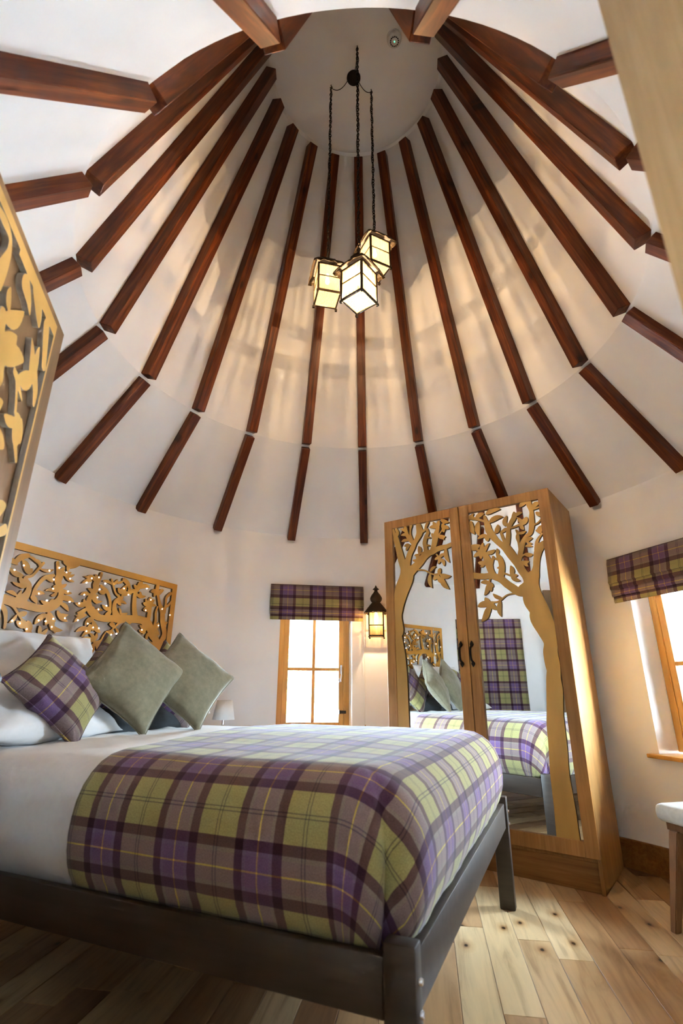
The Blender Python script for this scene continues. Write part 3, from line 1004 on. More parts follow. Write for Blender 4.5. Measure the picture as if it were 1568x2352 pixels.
dfm = fret_mesh(-0.90, -0.048, 0.06, 2.226, ds, dl, 0.016,
                rects=[(-0.94, -0.048, 2.196, 2.226), (-0.94, -0.048, 0.06, 0.16), (-0.060, -0.048, 0.06, 2.226), (-0.94, -0.90, 0.06, 2.226), (-0.40, -0.048, 2.18, 2.226)], res=0.0036)
fo = link('tree_fretwork', dfm, [M['ply'], M['ply_pale']], door)
fo.location = (-0.072, -0.0055, 0)
kn = lathe([(0.0001, 0.0), (0.020, 0.0), (0.020, 0.006), (0.008, 0.010), (0.008, 0.026), (0.016, 0.032), (0.021, 0.042), (0.018, 0.052), (0.008, 0.058), (0.0001, 0.058)], 20)
kn.transform(Matrix.Rotation(PI / 2, 4, 'X'))
ko = link('knob', kn, M['iron'], door)
ko.location = (-0.058, 0.003, 1.108)

# ================================================================== WARDROBE
WX, WZ, WDEP = 1.380, 2.466, 0.62
ward = tag(empty('wardrobe', (0.25, 1.567, 0), math.atan2(-0.58117, 0.81378)), 'tall oak wardrobe with mirrored doors overlaid by tree fretwork', 'wardrobe')
body = boxes([(0.0, 0.022, 0.024, WDEP, 0.0, WZ - 0.002), (WX - 0.022, WX, 0.024, WDEP, 0.0, WZ - 0.002),
              (0.022, WX - 0.022, 0.024, WDEP, WZ - 0.026, WZ - 0.002), (0.022, WX - 0.022, 0.03, WDEP, 0.155, 0.177),
              (0.022, WX - 0.022, WDEP - 0.012, WDEP, 0.177, WZ - 0.026), (0.685, 0.703, 0.03, WDEP - 0.012, 0.177, WZ - 0.026)], 0.0015)
link('carcass', body, M['oak'], ward)
link('plinth', box(0.022, WX - 0.022, 0.045, 0.065, 0.0, 0.155, 0.001), M['oak_h'], ward)
STW = 0.077
for side, (x0, x1, S, L, hx) in enumerate(((0.0, 0.6875, LEFT_S, LEFT_L, 0.632), (0.6925, 1.380, RIGHT_S, RIGHT_L, 0.716))):
    z0, z1 = 0.178, WZ
    ix0, ix1, iz0, iz1 = x0 + STW, x1 - STW, z0 + 0.082, z1 - 0.070
    dm = boxes([(x0, ix0, 0.0, 0.022, z0, z1), (ix1, x1, 0.0, 0.022, z0, z1), (ix0, ix1, 0.0005, 0.0215, z0, iz0), (ix0, ix1, 0.0005, 0.0215, iz1, z1)], 0.0015)
    dr = link('door', dm, M['oak'], ward)
    mi = link('mirror', box(ix0 - 0.004, ix1 + 0.004, 0.0165, 0.0195, iz0 - 0.004, iz1 + 0.004), M['mirror'], dr)
    mi['label'] = 'tall silvered mirror pane'
    ss = _mm(S)
    # carry the trunk down to the bottom rail
    p0 = ss[0][0]
    ss[0] = [(p0[0] + (0.012 if side == 0 else 0.0), iz0 - 0.05, p0[2] * 1.1), (p0[0], (iz0 + p0[1]) / 2, p0[2] * 1.04)] + ss[0] if p0[1] > iz0 + 0.1 else ss[0]
    fm = fret_mesh(ix0, ix1, iz0, iz1, ss, _ml(L, 0.86), 0.010)
    f = link('tree_fretwork', fm, [M['ply'], M['ply_edge_shade']], dr)
    f.location = (0, 0.0105, 0)
    # wrought iron pull handle
    pts = catmull([(hx, -0.002, 1.408), (hx, -0.010, 1.392), (hx, -0.034, 1.372), (hx, -0.040, 1.334), (hx, -0.034, 1.296), (hx, -0.010, 1.276), (hx, -0.002, 1.260)], 6)
    hd = link('handle', tube(pts, [0.0045 + 0.004 * math.sin(PI * i / (len(pts) - 1)) for i in range(len(pts))], 8), M['iron'], dr)
    for zz in (1.400, 1.268):
        s = 1 if zz > 1.33 else -1
        lf = lathe([(0.0001, -0.020), (0.010, -0.010), (0.015, 0.0), (0.012, 0.010), (0.004, 0.022), (0.0001, 0.027)], 10)
        lf.transform(Matrix.Diagonal((1, 0.28, s, 1)))
        lo = link('handle_plate', lf, M['iron'], dr)
        lo.location = (hx, -0.0035, zz)

# ================================================================== BED
BRZ = math.atan2(0.925, 0.38)
BED_O = Vector((0.097, -1.174, 0))
BW, BLn = 1.932, 2.26
FD = Vector((0.38, 0.925, 0)).normalized()
SD = Vector((-FD.y, FD.x, 0))


def bedw(f, s, z):
    return BED_O + FD * f + SD * s + Vector((0, 0, z))


bed = tag(empty('bed', BED_O, BRZ), 'dark brown wooden bed frame with low rails and square legs', 'bed')
for (f0, f1) in ((-0.004, 0.050), (BW - 0.050, BW + 0.004)):
    for (s0, s1, zt) in ((-0.002, 0.078, 0.527), (BLn - 0.078, BLn, 0.545)):
        leg = link('leg', box(f0, f1, s0, s1, 0.0, zt, 0.006, 2), M['bedwood'], bed)
        if s0 < 0.1:
            for bz in (0.395, 0.455):
                bo = lathe([(0.0001, 0.0), (0.0085, 0.0), (0.0085, 0.005), (0.006, 0.009), (0.0001, 0.010)], 12)
                bo.transform(Matrix.Rotation(PI / 2, 4, 'X'))
                b_ = link('bolt', bo, M['steel'], leg)
                b_.location = ((f0 + f1) / 2, s0, bz)
rail_side = box(0.004, 0.034, 0.078, BLn - 0.078, 0.375, 0.495, 0.004, 2)
link('side_rail', rail_side, M['bedwood'], bed)
link('side_rail', box(BW - 0.034, BW - 0.004, 0.078, BLn - 0.078, 0.375, 0.495, 0.004, 2), M['bedwood'], bed)
link('foot_rail', box(0.050, BW - 0.050, 0.010, 0.040, 0.375, 0.495, 0.004, 2), M['bedwood'], bed)
link('head_rail', box(0.050, BW - 0.050, BLn - 0.040, BLn - 0.010, 0.375, 0.495, 0.004, 2), M['bedwood'], bed)
for k in range(14):
    s = 0.10 + k * 0.155
    link('slat', box(0.034, BW - 0.034, s, s + 0.09, 0.388, 0.408, 0.002), M['bedwood'], bed)

mat_o = tag(link('mattress', box(0.10, BW - 0.10, 0.10, BLn - 0.06, 0.411, 0.79, 0.085, 5), M['linen']), 'thick white mattress under the duvet on the dark bed', 'mattress')
mat_o.location = BED_O
mat_o.rotation_euler = (0, 0, BRZ)

PROF = [(0.0, 0.868), (0.05, 0.866), (0.095, 0.857), (0.135, 0.838), (0.168, 0.810), (0.193, 0.775), (0.210, 0.735), (0.219, 0.69), (0.222, 0.645),
        (0.219, 0.60), (0.209, 0.562), (0.197, 0.533), (0.181, 0.508), (0.170, 0.484)]
DIN = 0.215


def drape(s_end, off, hem, seed, wr=0.004, du=0.035, tail=0.0, s_skew=0.0, extra=0.0):
    """cloth over the bed: flat top, rounded over the near, far and foot edges; uv = unrolled cloth in metres (u along bed, v across)"""
    prof = [(o + off * (0.3 + 0.7 * i / (len(PROF) - 1)), z + off) for i, (o, z) in enumerate(PROF)]
    o_, z_ = prof[-1]
    for k in range(hem):
        prof.append((o_ - 0.004 * (k + 1) * tail, z_ - 0.014 * (k + 1)))
    arc = [0.0]
    for a, b in zip(prof[:-1], prof[1:]):
        arc.append(arc[-1] + math.hypot(b[0] - a[0], b[1] - a[1]))
    nf = int((BW - 2 * DIN) / du)
    ns = int((s_end - DIN) / du)
    fs_ = [DIN + (BW - 2 * DIN) * i / nf for i in range(nf + 1)]
    ss_ = [DIN + (s_end - DIN) * i / ns for i in range(ns + 1)]
    vs, uv, fc, key = [], [], [], {}

    def add(k, p, w):
        if k in key:
            return key[k]
        key[k] = len(vs)
        vs.append(p); uv.append(w)
        return key[k]

    def skew(f, s):
        t = max(0.0, (s - DIN) / (s_end - DIN))
        return s + s_skew * (f / BW) * t

    for i, f in enumerate(fs_):
        for j, s in enumerate(ss_):
            crown = 0.018 * math.sin(PI * (f - DIN) / (BW - 2 * DIN)) * min(1, (s - DIN) * 4)
            add(('t', i, j), (f, skew(f, s), prof[0][1] + crown), (skew(f, s), f))
    for i in range(nf):
        for j in range(ns):
            fc.append((key[('t', i, j)], key[('t', i + 1, j)], key[('t', i + 1, j + 1)], key[('t', i, j + 1)]))
    K = len(prof)

    def pid(kind, a, k):
        if k == 0:
            if kind == 'n':
                return key[('t', 0, a)]
            if kind == 'f':
                return key[('t', nf, a)]
            if kind == 'b':
                return key[('t', a, 0)]
            if kind == 'cn':
                return key[('t', 0, 0)]
            if kind == 'cf':
                return key[('t', nf, 0)]
        NC = 18
        if kind == 'cn' and a == 0:
            return pid('n', 0, k)
        if kind == 'cn' and a == NC:
            return pid('b', 0, k)
        if kind == 'cf' and a == 0:
            return pid('b', nf, k)
        if kind == 'cf' and a == NC:
            return pid('f', 0, k)
        o, z = prof[k]
        L = arc[k]
        if kind == 'n':
            s = skew(0, ss_[a])
            return add((kind, a, k), (DIN - o, s, z), (s, DIN - L))
        if kind == 'f':
            s = skew(BW, ss_[a])
            return add((kind, a, k), (BW - DIN + o, s, z), (s, BW - DIN + L))
        if kind == 'b':
            f = fs_[a]
            return add((kind, a, k), (f, DIN - o, z), (DIN - L, f))
        th = a / NC * PI / 2
        # corner: squarer than a circle, with a tuck fold in the middle
        dx, dy = math.cos(th), math.sin(th)
        q = 1.0 / (dx ** 3.2 + dy ** 3.2) ** (1 / 3.2)
        t2 = k / (K - 1)
        fold = 1.0 - 0.24 * min(1.0, t2 * 1.5) * math.exp(-((a - 8.0) / 1.3) ** 2)
        sq = (1 + (q - 1) * (0.35 + 0.3 * t2)) * fold
        if kind == 'cn':
            return add((kind, a, k), (DIN - o * dx * sq, DIN - o * dy * sq, z - 0.02 * t2 * math.exp(-((a - 9) / 4.0) ** 2)), (DIN - L * dy, DIN - L * dx))
        return add((kind, a, k), (BW - DIN + o * dy * sq, DIN - o * dx * sq, z), (DIN - L * dx, BW - DIN + L * dy))

    def strip(kind, n, rev):
        for a in range(n):
            for k in range(K - 1):
                q4 = [pid(kind, a, k), pid(kind, a, k + 1), pid(kind, a + 1, k + 1), pid(kind, a + 1, k)]
                q4 = list(dict.fromkeys(q4))
                if len(q4) >= 3:
                    fc.append(tuple(q4 if not rev else reversed(q4)))
    strip('n', ns, True)
    strip('f', ns, False)
    strip('b', nf, False)
    strip('cn', 18, False)
    strip('cf', 18, False)
    out = []
    for p, w in zip(vs, uv):
        P = Vector(p)
        nv = Vector((p[0] * 3.0 + seed, p[1] * 3.0, p[2] * 3.0))
        d = mnoise.noise(nv) * wr * 1.6 + mnoise.noise(nv * 4.1) * wr * 0.6
        low = max(0.0, (0.60 - p[2]) / 0.12)
        d2 = mnoise.noise(Vector((w[0] * 7 + seed, w[1] * 7, 3.1))) * 0.006 * low
        if extra and w[0] > 1.2:
            k_ = min(1.0, (w[0] - 1.2) / 0.15) * (1 - 0.6 * low if low < 1 else 0.4)
            d += extra * k_ * (mnoise.noise(Vector((w[0] * 2.2, w[1] * 5.5, 1.7))) + 0.6 * mnoise.noise(Vector((w[0] * 6.0 + w[1] * 3, w[1] * 13.0, 5.0))))
        n_ = Vector((0, 0, 1)) if p[2] > 0.862 else (P - Vector((min(max(p[0], DIN), BW - DIN), max(p[1], DIN), 0.66))).normalized()
        out.append(P + n_ * (d + d2) + Vector((0, 0, 0.005 * mnoise.noise(Vector((w[0] * 5 + seed, w[1] * 5, 9.0))) * low)))
    return mesh(out, fc, ang=80, uvs=uv)


def solidify(o, t, offset=-1):
    md = o.modifiers.new('thickness', 'SOLIDIFY')
    md.thickness = t
    md.offset = offset


duv = link('duvet', drape(BLn + 0.01, -0.016, 0, 11.0, 0.0035, 0.03, 1.0, 0.0, 0.012), M['linen'])
tag(duv, 'white duvet spread over the bed beneath the plaid throw', 'duvet')
duv.location = BED_O
duv.rotation_euler = (0, 0, BRZ)
solidify(duv, 0.004)
thr = link('throw_blanket', drape(1.13, 0.002, 0, 11.0, 0.0035, 0.03, 1.0, 0.17), M['plaid_bed'])
tag(thr, 'purple and green plaid wool throw over the foot of the bed', 'blanket')
thr.location = BED_O
thr.rotation_euler = (0, 0, BRZ)
solidify(thr, 0.006, 1)

# ================================================================== HEADBOARD
HWD = 1.85
hb = tag(empty('headboard', (-1.47, 1.45, 0), BRZ), 'golden plywood headboard of two fretwork trees dotted with tiny lights', 'headboard')
hs = _mm(HEAD_S)
hl = _ml(HEAD_L, 0.64)
mir = lambda x: -HWD - x
hs2 = hs + [[(mir(p[0]), p[1], p[2]) for p in s] for s in hs]
hl2 = hl + [(mir(p[0]), p[1], mir(p[2]), p[3], p[4]) for p in hl]
hs2 += [[(-0.925, 1.855, 0.004), (-0.99, 1.83, 0.02), (-1.04, 1.845, 0.02)]]
hl2 += [(-1.0, 1.84, -1.015, 1.785, 0.014)]
hm = fret_mesh(-HWD, 0.0, 0.95, 1.888, hs2, hl2, 0.018,
               rects=[(-HWD, 0, 1.845, 1.888), (-0.052, 0, 0.95, 1.888), (-HWD, -HWD + 0.052, 0.95, 1.888), (-HWD, 0, 0.95, 1.0)], res=0.003)
ho = link('tree_fretwork', hm, [M['ply_hb'], M['ply_edge_shade']], hb)
led = lathe([(0.0001, 0.003), (0.0030, 0.0022), (0.0044, 0.0), (0.0044, -0.006), (0.0001, -0.006)], 10)
led.transform(Matrix.Rotation(PI / 2, 4, 'X'))
for (x, z) in HEAD_D:
    for xx in (x, -1850 - x):
        o = link('light_point', led, M['led'], hb)
        o.location = (xx / 1000, -0.0095, z / 1000)
for xx in (-0.25, -HWD + 0.25):
    link('wall_bracket', box(xx - 0.02, xx + 0.02, 0.0085, 0.12, 1.10, 1.16, 0.002), M['iron'], hb)

# ================================================================== CUSHIONS AND PILLOWS


def cushion_mesh(w, h, T, n=26, pinch=0.10, seed=0.0, wr=0.006, power=0.42):
    vs, uv, fc = [], [], []
    idx = {}
    for side in (1, -1):
        for i in range(n + 1):
            for j in range(n + 1):
                u, v = -1 + 2 * i / n, -1 + 2 * j / n
                edge = i in (0, n) or j in (0, n)
                if edge and side == -1:
                    idx[(side, i, j)] = idx[(1, i, j)]
                    continue
                x = w / 2 * u * (1 - pinch * (1 - v * v) * abs(u) ** 2)
                y = h / 2 * v * (1 - pinch * (1 - u * u) * abs(v) ** 2)
                z = T / 2 * max(0.0, (1 - u * u) * (1 - v * v)) ** power
                wv = mnoise.noise(Vector((u * 2.3 + seed, v * 2.3, side * 2.0))) * wr * 2 + mnoise.noise(Vector((u * 6 + seed, v * 6, side * 3.0))) * wr * 0.7
                z = (z + wv * min(1, z / 0.03)) * side
                # gathered creases running out from the corners
                idx[(side, i, j)] = len(vs)
                vs.append((x, y, z)); uv.append((x, y))
        for i in range(n):
            for j in range(n):
                q4 = (idx[(side, i, j)], idx[(side, i + 1, j)], idx[(side, i + 1, j + 1)], idx[(side, i, j + 1)])
                fc.append(q4 if side == 1 else tuple(reversed(q4)))
    border = [(i, 0) for i in range(n)] + [(n, j) for j in range(n)] + [(i, n) for i in range(n, 0, -1)] + [(0, j) for j in range(n, 0, -1)]
    bp = [vs[idx[(1, i, j)]] for i, j in border]
    return mesh(vs, fc, ang=75, uvs=uv), bp


def piping_mesh(bp, r):
    m = len(bp)
    sm = []
    for i in range(m):
        a, b, c = (Vector(bp[i - 1]), Vector(bp[i]), Vector(bp[(i + 1) % m]))
        sm.append(a * 0.25 + b * 0.5 + c * 0.25)
    vs, fs = tube_data(sm, r, 6, True)
    uv = [(v[0], v[1]) for v in vs]
    return mesh(vs, fs, ang=60, uvs=uv)


def frame(yaw, lean, roll):
    n = Vector((math.sin(yaw) * math.cos(lean), math.cos(yaw) * math.cos(lean), math.sin(lean)))
    r_ = Vector((-math.cos(yaw), math.sin(yaw), 0))
    u_ = n.cross(r_)
    c, s = math.cos(roll), math.sin(roll)
    X = r_ * c + u_ * s
    Y = -r_ * s + u_ * c
    return X, Y, n


def put(o, c, yaw, lean, roll):
    X, Y, Z = frame(yaw, lean, roll)
    o.matrix_world = Matrix(((X.x, Y.x, Z.x, c[0]), (X.y, Y.y, Z.y, c[1]), (X.z, Y.z, Z.z, c[2]), (0, 0, 0, 1)))


def cushion(name, label, cat, size, T, mat, c, yaw, lean, roll, piping=True, seed=0.0, group=None, pinch=0.10, wr=0.006):
    me, bp = cushion_mesh(size[0], size[1], T, pinch=pinch, seed=seed, wr=wr)
    o = link(name, me, mat)
    put(o, c, yaw, lean, roll)
    tag(o, label, cat, group)
    if piping:
        link('piping', piping_mesh(bp, 0.0035), mat, o)
    return o


cushion('cushion', 'purple and green plaid cushion propped nearest the open door', 'cushion', (0.45, 0.45), 0.15, M['plaid_cushion'], (-1.424, -0.094, 1.088), 1.86, 0.60, -0.90, seed=1.0)
cushion('cushion', 'sage green cushion on its corner in the middle, in front', 'cushion', (0.455, 0.455), 0.16, M['green'], (-1.201, 0.193, 1.145), 2.30, 0.372, -0.669, seed=5.0)
cushion('cushion', 'sage green cushion on its corner nearest the small window', 'cushion', (0.45, 0.45), 0.16, M['green'], (-1.000, 0.490, 1.137), 2.38, 0.48, -0.73, seed=9.0)
# plaid cushions behind the green ones
pb = bedw(0.86, 1.93, 1.115)
cushion('cushion', 'plaid cushion peeping out behind the middle sage cushion', 'cushion', (0.44, 0.44), 0.13, M['plaid_cushion'], pb, 2.05, 0.42, -0.72, seed=13.0)
pb = bedw(1.26, 1.86, 1.105)
cushion('cushion', 'plaid cushion hidden behind the sage cushion nearest the window', 'cushion', (0.44, 0.44), 0.13, M['plaid_cushion'], pb, 2.10, 0.42, -0.74, seed=17.0)
# pillows: charcoal and white
YF = math.atan2(-SD.x, -SD.y)      # facing the foot of the bed
pp = bedw(0.47, 2.10, 1.14)
cushion('pillow', 'white pillow standing against the headboard behind the plaid cushion', 'pillow', (0.80, 0.50), 0.17, M['linen'], pp, YF, 0.42, 0.0, False, 21.0, None, 0.04, 0.010)
pp = bedw(0.38, 1.93, 0.985)
cushion('pillow', 'white pillow lying lower under the plaid cushion', 'pillow', (0.74, 0.46), 0.17, M['linen'], pp, YF, 1.12, 0.0, False, 25.0, None, 0.04, 0.010)
pp = bedw(1.45, 2.10, 1.12)
cushion('pillow', 'white pillow at the window side hidden behind the sage cushions', 'pillow', (0.74, 0.46), 0.15, M['linen'], pp, YF, 0.5, 0.0, False, 29.0, None, 0.04, 0.010)
pp = bedw(0.98, 1.90, 0.965)
cushion('pillow', 'dark charcoal pillow lying low between the sage cushions', 'pillow', (0.62, 0.36), 0.14, M['charcoal'], pp, YF, 1.0, 0.0, False, 33.0, None, 0.04, 0.008)

# ================================================================== ROMAN BLINDS


def strip_mesh(prof, x0, x1, v0, nx=12, bow=0.0):
    vs, uv, fc = [], [], []
    arc = v0
    for k, (y, z) in enumerate(prof):
        if k:
            arc -= math.hypot(y - prof[k - 1][0], z - prof[k - 1][1])
        for i in range(nx + 1):
            x = x0 + (x1 - x0) * i / nx
            vs.append((x, y + bow * mnoise.noise(Vector((x * 4, z * 9, v0 * 7))), z))
            uv.append((x, arc))
    for k in range(len(prof) - 1):
        for i in range(nx):
            a = k * (nx + 1) + i
            fc.append((a, a + 1, a + nx + 2, a + nx + 1))
    return mesh(vs, fc, ang=60, uvs=uv)


def raised_blind(a, label):
    d = azdir(a)
    root = empty('roman_blind', d * 2.150, -a)
    tag(root, label, 'blind', 'plaid roman blinds')
    hw = 0.438
    pr = [(-0.022, 2.014), (-0.030, 1.98), (-0.034, 1.92), (-0.040, 1.86), (-0.046, 1.838), (-0.040, 1.826), (-0.028, 1.832), (-0.018, 1.86)]
    specs = [(pr, hw, 0.0),
             ([(-0.022, 1.865), (-0.034, 1.83), (-0.040, 1.795), (-0.034, 1.783), (-0.024, 1.787), (-0.016, 1.82)], hw - 0.002, -0.20),
             ([(-0.018, 1.82), (-0.029, 1.78), (-0.034, 1.748), (-0.028, 1.735), (-0.020, 1.738), (-0.012, 1.77)], hw - 0.004, -0.265),
             ([(-0.014, 1.78), (-0.022, 1.73), (-0.026, 1.70), (-0.022, 1.689), (-0.014, 1.692), (-0.009, 1.73)], hw - 0.006, -0.345)]
    for i, (p, h, v0) in enumerate(specs):
        o = link('fold', strip_mesh(p, -h, h, v0, 14, 0.004), M['plaid_blind'], root)
        solidify(o, 0.003, 0)
    link('head_rail', box(-hw + 0.004, hw - 0.004, -0.018, 0.002, 1.985, 2.012, 0.002), M['plastic'], root)
    return root


raised_blind(WIN[0][0], 'plaid roman blind pulled up over the small window beside the wardrobe')
raised_blind(WIN[1][0], 'plaid roman blind pulled up over the window right of the wardrobe')
a3 = WIN[2][0]
rb = tag(empty('roman_blind', azdir(a3) * 2.150, -a3), 'plaid roman blind let right down, seen in the wardrobe mirror', 'blind', 'plaid roman blinds')
lp = [(-0.020, 2.014)] + [(-0.026 - 0.006 * math.sin(k * 1.3), 2.0 - k * 0.11) for k in range(13)]
o = link('fabric_panel', strip_mesh(lp, -0.438, 0.438, 0.0, 14, 0.004), M['plaid_blind'], rb)
solidify(o, 0.003, 0)
link('head_rail', box(-0.434, 0.434, -0.018, 0.002, 1.985, 2.012, 0.002), M['plastic'], rb)
# pull cord hanging beside the small window
cd = azdir(R(2.15)) * 2.178
cr = tag(empty('blind_cord', cd), 'thin blind cord hanging beside the small window', 'cord')
link('cord', tube([(0, 0, 1.99), (0.001, -0.002, 1.6), (0.003, 0, 1.2), (0.004, -0.002, 0.80), (0.0045, -0.002, 0.79)], 0.0022, 6), M['plastic'], cr)
acorn = link('cord_end', lathe([(0.0001, 0.03), (0.005, 0.026), (0.008, 0.008), (0.006, 0.0), (0.0001, -0.001)], 10), M['oak'], cr)
acorn.location = (0.0045, -0.002, 0.768)

# ================================================================== PENDANT LANTERNS


def chain_mesh(L):
    pitch, n = 0.0265, int(L / 0.0265)
    V_, F_ = [], []
    base = []
    for k in range(12):
        t = 2 * PI * k / 12
        base.append((0.0085 * math.cos(t), 0.0, 0.0175 * math.sin(t)))
    v0, f0 = tube_data(base, 0.0032, 5, True)
    for i in range(n):
        z = -pitch * (i + 0.6)
        ang = (0.3 if i % 2 else 0.3 + PI / 2) + 0.25 * math.sin(i * 1.7)
        c, s = math.cos(ang), math.sin(ang)
        b = len(V_)
        for v in v0:
            V_.append((v[0] * c - v[1] * s, v[0] * s + v[1] * c, v[2] + z))
        F_ += [tuple(x + b for x in f) for f in f0]
    return mesh(V_, F_, ang=70)


def lantern(hook, ztop, rz, label):
    """hook: point on the flat ceiling; ztop: top of the cap"""
    hz = ztop - 0.365                      # bottom of the glass body
    root = tag(empty('pendant_lantern', (hook[0], hook[1], hz), rz), label, 'pendant light', 'three hanging lanterns')
    w, H = 0.075, 0.225
    bars = []
    for sx in (-1, 1):
        for sy in (-1, 1):
            bars.append((sx * w - 0.006, sx * w + 0.006, sy * w - 0.006, sy * w + 0.006, -0.012, H))
            bars.append((sx * (w + 0.004) - 0.007, sx * (w + 0.004) + 0.007, sy * (w + 0.004) - 0.007, sy * (w + 0.004) + 0.007, -0.022, -0.006))
    for s in (-1, 1):
        for z, t in ((0.0, 0.006), (H * 0.53, 0.0035), (H - 0.004, 0.006)):
            bars.append((-w, w, s * w - 0.005, s * w + 0.005, z - t, z + t))
            bars.append((s * w - 0.005, s * w + 0.005, -w, w, z - t, z + t))
    link('frame', boxes(bars), M['bronze'], root)
    for k in range(4):
        for (z0, z1) in ((0.006, H * 0.53 - 0.0035), (H * 0.53 + 0.0035, H - 0.010)):
            p = link('pane', box(-w + 0.006, w - 0.006, -w - 0.0012, -w + 0.0012, z0, z1), M['seedy'], root)
            p.rotation_euler = (0, 0, k * PI / 2)
    link('bottom_pane', box(-w + 0.005, w - 0.005, -w + 0.005, w - 0.005, -0.0015, 0.0015), M['seedy'], root)
    # flared roof with a ragged hammered edge
    n = 10
    vs, fs = [], []
    ring = []
    for lev, (hh, z) in enumerate(((0.045, H + 0.072), (0.080, H + 0.040), (0.112, H + 0.006), (0.116, H - 0.012))):
        for k in range(4):
            for i in range(n):
                t = -1 + 2 * i / n
                x, y = t * hh, -hh
                zz = z + (0.007 * math.sin(i * 2.4 + k) if lev == 3 else 0.0) + (0.018 * (abs(t) ** 3) * -1 if lev >= 2 else 0)
                th = k * PI / 2
                vs.append((x * math.cos(th) - y * math.sin(th), x * math.sin(th) + y * math.cos(th), zz))
    m = 4 * n
    for lev in range(3):
        for i in range(m):
            j = (i + 1) % m
            fs.append((lev * m + i, lev * m + j, (lev + 1) * m + j, (lev + 1) * m + i))
    fs.append(tuple(range(m)))
    ro = link('roof', mesh(vs, fs), M['bronze'], root)
    solidify(ro, 0.004, 0)
    link('cap', box(-0.052, 0.052, -0.030, 0.030, H + 0.072, H + 0.108, 0.006, 2), M['iron'], root)
    lp_ = [(0.016 * math.cos(t), 0, H + 0.122 + 0.018 * math.sin(t)) for t in [2 * PI * k / 14 for k in range(14)]]
    link('ring', tube(lp_, 0.0035, 6, True), M['iron'], root)
    bb = link('bulb', lathe([(0.0001, 0.0), (0.010, 0.006), (0.015, 0.02), (0.012, 0.036), (0.008, 0.05), (0.008, 0.085), (0.0001, 0.085)], 14), M['bulb'], root)
    bb.location = (0, 0, 0.125)
    topz = ZT - hz
    L = topz - (H + 0.135)
    ch = link('chain', chain_mesh(L - 0.03), M['iron'], root)
    ch.location = (0, 0, topz - 0.03)
    link('hook', tube([(0, 0, topz + 0.004), (0, 0, topz - 0.014), (0.008, 0, topz - 0.022), (0.010, 0, topz - 0.034), (0, 0, topz - 0.042), (-0.009, 0, topz - 0.036)], 0.0032, 6), M['iron'], root)
    cz = [(0.011 * math.sin(k * 0.9), 0.011 * math.cos(k * 0.9), H + 0.11 + (L + 0.0) * (1 - k / 40)) for k in range(41)]
    link('cable', tube(cz, 0.0026, 5), M['black'], root)
    li = bpy.data.lights.new('lantern_light', 'POINT')
    li.energy = LAMP_W
    li.color = (1.0, 0.81, 0.60)
    li.shadow_soft_size = 0.0015
    lo = bpy.data.objects.new('lantern_light', li)
    COL.objects.link(lo)
    lo.parent = root
    lo.location = (0, 0, 0.108)
    return root


lantern((-0.205, 0.112), 3.945, R(14), 'hanging lantern on the left of the three, square on to the bed')
lantern((0.126, 0.148), 4.220, R(27), 'highest of the three hanging lanterns, at the right behind')
lantern((0.006, -0.152), 3.680, R(52), 'lowest and nearest hanging lantern, turned corner forward')

rose = tag(empty('ceiling_rose', (-0.020, 0.062, ZT)), 'round black ceiling rose feeding the three lantern cables', 'light fitting')
link('canopy', lathe([(0.055, 0.0), (0.055, -0.012), (0.046, -0.022), (0.02, -0.027), (0.0001, -0.028)], 28), M['iron'], rose)


def hang(p0, p1, sag, n=16):
    p0, p1 = Vector(p0), Vector(p1)
    return [p0.lerp(p1, t) + Vector((0, 0, -sag * 4 * t * (1 - t))) for t in [i / n for i in range(n + 1)]]


for (hx, hy, sg) in ((-0.205, 0.112, 0.07), (0.126, 0.148, 0.05), (0.006, -0.152, 0.06)):
    e = Vector((hx + 0.020, hy - 0.062, -0.035))
    s = e.normalized() * 0.05
    link('cable', tube(hang((s.x, s.y, -0.012), e, sg), 0.0028, 6), M['black'], rose)

# ================================================================== SMOKE DETECTOR
sm = tag(empty('smoke_detector', (0.288, -0.198, ZT)), 'round white smoke detector on the flat top of the ceiling', 'smoke detector')
link('base_plate', lathe([(0.058, 0.0), (0.058, -0.012), (0.0001, -0.012)], 32), M['plastic'], sm)
link('cover', lathe([(0.054, -0.012), (0.052, -0.030), (0.042, -0.042), (0.030, -0.046), (0.0001, -0.047)], 32), M['plastic'], sm)
for k in range(14):
    a = 2 * PI * k / 14
    v = link('vent', box(-0.0045, 0.0045, 0.026, 0.034, -0.0475, -0.043), M['black'], sm)
    v.rotation_euler = (0, 0, a)
gl = link('status_light', lathe([(0.004, -0.046), (0.004, -0.049), (0.0001, -0.050)], 10), M['green_led'], sm)

# ================================================================== WALL LANTERN
wa = R(5.35)
wl = tag(empty('wall_lantern', azdir(wa) * (RW - 0.125) + Vector((0, 0, 1.545)), -wa), 'lit iron wall lantern with onion finial beside the wardrobe', 'wall light')
link('finial', lathe([(0.0001, 0.467), (0.006, 0.455), (0.012, 0.443), (0.016, 0.438), (0.030, 0.428), (0.028, 0.424), (0.016, 0.422), (0.015, 0.408), (0.024, 0.395), (0.042, 0.372),
                      (0.054, 0.348), (0.055, 0.335), (0.050, 0.318), (0.038, 0.303), (0.036, 0.297)], 20), M['bronze'], wl)
ro = link('roof', lathe([(0.037, 0.300), (0.045, 0.293), (0.112, 0.210), (0.114, 0.200)], 32, scallop={3: 0.008}), M['bronze'], wl)
solidify(ro, 0.003, 0)
w, H = 0.064, 0.215
bars = []
for sx in (-1, 1):
    for sy in (-1, 1):
        bars.append((sx * w - 0.005, sx * w + 0.005, sy * w - 0.005, sy * w + 0.005, -0.004, H))
